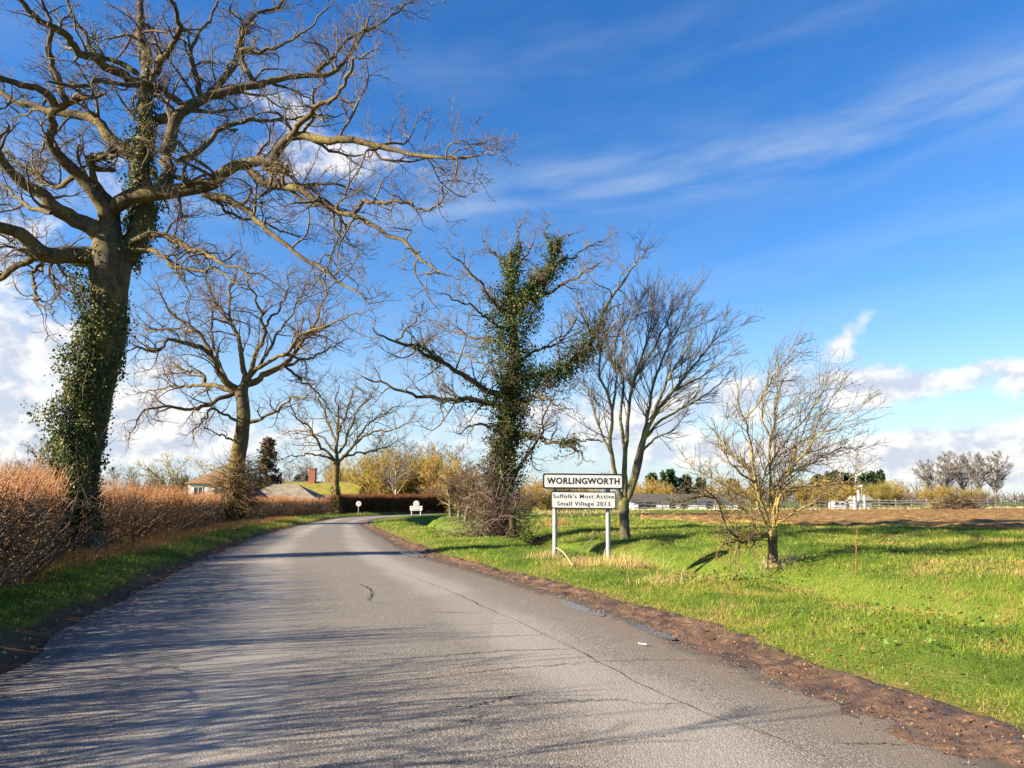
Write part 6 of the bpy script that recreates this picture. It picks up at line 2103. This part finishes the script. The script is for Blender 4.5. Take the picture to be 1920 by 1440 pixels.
g = Geo()
box(g, -0.06, 0.06, -0.05, 0.05, -0.3, 1.28)
post_me = g.mesh('post', M_wood, smooth=False)
g = Geo()
box(g, -0.06, 0.06, -0.05, 0.05, -0.3, 1.32)
post_me2 = g.mesh('post', M_wood2, smooth=False)
rail_me, rail_me2 = rail_mesh(1.0, 0.12, 0.04, M_wood), rail_mesh(1.0, 0.12, 0.04, M_wood2)
for (sa, sb_, pm_, rm_, lab, nm, step) in [(0, 7.2, post_me2, rail_me2, 'short run of yellowish rail fence left of the village sign', 'rail_fence', 1.2), (7.4, fs[-1], post_me, rail_me, 'long grey post and rail paddock fence along the far side of the ploughed field', 'rail_fence', 2.35)]:
    o0 = fence_at(sa)
    ftz = hz(*o0)
    fr = thing(nm, lab, 'fence', (o0[0], o0[1], ftz))
    ss = np.arange(sa, sb_, step)
    pts = [np.array([*fence_at(s_), hz(*fence_at(s_))]) for s_ in ss]
    for i, q in enumerate(pts):
        o = link('post', pm_, fr)
        o.location = (q[0] - o0[0], q[1] - o0[1], q[2] - ftz)
        o.rotation_euler = (random.uniform(-0.03, 0.03), random.uniform(-0.05, 0.05), 0)
        o.scale = (1, 1, random.uniform(0.94, 1.1))
        if i:
            pq = pts[i - 1]
            for hh_ in (0.45, 0.85, 1.18):
                d_ = q - pq
                r_ = link('rail', rm_, fr)
                r_.location = (pq[0] - o0[0], pq[1] - o0[1] - 0.075, pq[2] - ftz + hh_ + random.uniform(-0.03, 0.03))
                r_.rotation_euler = (0, -math.atan2(d_[2] + random.uniform(-0.03, 0.03), np.hypot(d_[0], d_[1])), math.atan2(d_[1], d_[0]))
                r_.scale = (np.linalg.norm(d_) * 1.02, 1, 1)
# taller leaning posts by the gateway
for px, lean, lab in [(1602, 0.03, 'tall pale gate post standing upright in the fence below the firs'), (1607, 0.22, 'short dark leaning post beside the tall gate post')]:
    lc = gpos(px, 100)
    g = Geo()
    box(g, -0.09, 0.09, -0.09, 0.09, -0.2, 1.75 if lean < 0.1 else 1.1)
    o = link('gate_post', g.mesh('gate_post', M_signwhite if lean < 0.1 else M_slate, smooth=False), loc=lc)
    o.rotation_euler = (0, lean, 0)
    tag(o, lab, 'post')

# bleached long grass under the fence
gb = Geo()
n_ = 5200
s_ = rng.uniform(0, fs[-1] * 0.93, n_)
x = np.interp(s_, fs, fl[:, 0]) + rng.normal(size=n_) * 0.8
y = np.interp(s_, fs, fl[:, 1]) - 0.9 + rng.normal(size=n_) * 0.9
blades(gb, x, y, rng.uniform(0.2, 0.5, n_), rng.uniform(0.03, 0.06, n_), pick([(0.52, 0.43, 0.27), (0.42, 0.32, 0.15), (0.26, 0.23, 0.07)], n_), 0.6)
n_ = 2600
x = rng.uniform(2, 12, n_)
y = rng.uniform(56, 92, n_)
k = ~in_field(x, y)
x, y = x[k], y[k]
blades(gb, x, y, rng.uniform(0.15, 0.35, len(x)), rng.uniform(0.03, 0.06, len(x)), pick([(0.36, 0.30, 0.12), (0.20, 0.22, 0.05), (0.42, 0.32, 0.15)], len(x)), 0.6)
link('pale_long_grass', gb.mesh('pale_long_grass', M_dry, smooth=False), kind='stuff')

# heap of cut branches
lc = gpos(1792, 94)
hp_ = thing('brush_heap', 'big brown heap of cut branches at the edge of the ploughed field', 'brush heap', lc)
g = Geo()
n_ = 1300
u = rng.normal(size=n_) * 0.42
v = rng.normal(size=n_) * 0.42
hgt = 1.75 * np.exp(-(np.abs(u) / 0.75) ** 2.2) * np.exp(-(v / 0.9) ** 2)
st = np.c_[lc[0] + u * 2.9, lc[1] + v * 1.6, lc[2] + hgt * rng.uniform(0.3, 1.0, n_)]
dv = np.c_[rng.normal(size=n_) * 1.0, rng.normal(size=n_) * 0.6, rng.normal(size=n_) * 0.35]
pp, rr = walk(st, dv, rng.uniform(0.5, 1.7, n_), rng.uniform(0.012, 0.04, n_), np.full(n_, 0.01), 5, 0.13, UP, -0.03)
pp[..., 2] = np.maximum(pp[..., 2], lc[2] + 0.03)
tubes(g, pp, rr, 3, pick([(0.13, 0.085, 0.055), (0.22, 0.16, 0.11), (0.30, 0.22, 0.10), (0.08, 0.05, 0.035)], n_))
link('cut_branches', g.mesh('cut_branches', M_dry, lc), hp_, kind='stuff')

# ------------------------------------------------------------------ small far signs
Yc = 77.0
c = gpos(780.5, Yc)
cs_ = thing('village_crest_sign', 'distant white village board with a round crest on top and two short posts', 'road sign', c)
zb, zt = P(960, 957.5, Yc)[2] - c[2], P(960, 948.5, Yc)[2] - c[2]
wB = 23.0 / F * Yc
g = Geo()
prism(g, rounded(wB, zt - zb, 0.05, 4), -0.03, 0.03, 0, (zt + zb) / 2)
bo = link('board', g.mesh('board', M_signwhite, smooth=False), cs_)
for q, w in ((0.12, 0.78), (-0.10, 0.6)):
    g = Geo()
    prism(g, rounded(wB * w, 0.055, 0.01, 2), -0.036, -0.031, 0, (zt + zb) / 2 + q)
    link('lettering', g.mesh('lettering', M_signgrey, smooth=False), bo)
g = Geo()
aa = np.arange(28) * 2 * np.pi / 28
rc = 5.8 / F * Yc
zc = P(960, 944.5, Yc)[2] - c[2]
prism(g, np.c_[rc * np.cos(aa), rc * np.sin(aa)], -0.025, 0.025, 0, zc)
cr = link('crest', g.mesh('crest', M_signwhite, smooth=False), cs_)
g = Geo()
ring = [np.c_[r_ * np.cos(aa), np.full(28, -0.031), zc + r_ * np.sin(aa)] for r_ in (rc * 0.66, rc * 0.52)]
i = np.arange(28)
g.add(np.vstack(ring), np.stack([i, (i + 1) % 28, (i + 1) % 28 + 28, i + 28], -1))
link('emblem', g.mesh('emblem', M_signgrey, smooth=False), cr)
for sx in (-1, 1):
    g = Geo()
    tubes(g, np.array([[[sx * wB * 0.36, 0.07, -0.2], [sx * wB * 0.36, 0.07, zt]]]), np.full((1, 2), 0.045), 8)
    link('post', g.mesh('post', M_signwhite), cs_)
Yr = 79.5
c = gpos(672.5, Yr)
rs = thing('round_road_sign', 'distant round white road sign with a pinkish middle in front of the hedge', 'road sign', c)
zc = P(960, 944.5, Yr)[2] - c[2]
for nm, r_, y0_, y1_, mt in (('disc', 0.27, -0.012, 0.012, M_signwhite), ('disc_face', 0.17, -0.018, -0.0125, simple('pinkish_print', (0.58, 0.30, 0.27), (0.64, 0.38, 0.35), 4.0, 0.5, 0))):
    g = Geo()
    prism(g, np.c_[r_ * np.cos(aa), r_ * np.sin(aa)], y0_, y1_, 0, zc)
    o = link(nm, g.mesh(nm, mt, smooth=False), rs if nm == 'disc' else o)
g = Geo()
tubes(g, np.array([[[0, 0.05, -0.2], [0, 0.05, zc + 0.2]]]), np.full((1, 2), 0.035), 8)
link('post', g.mesh('post', M_post), rs)
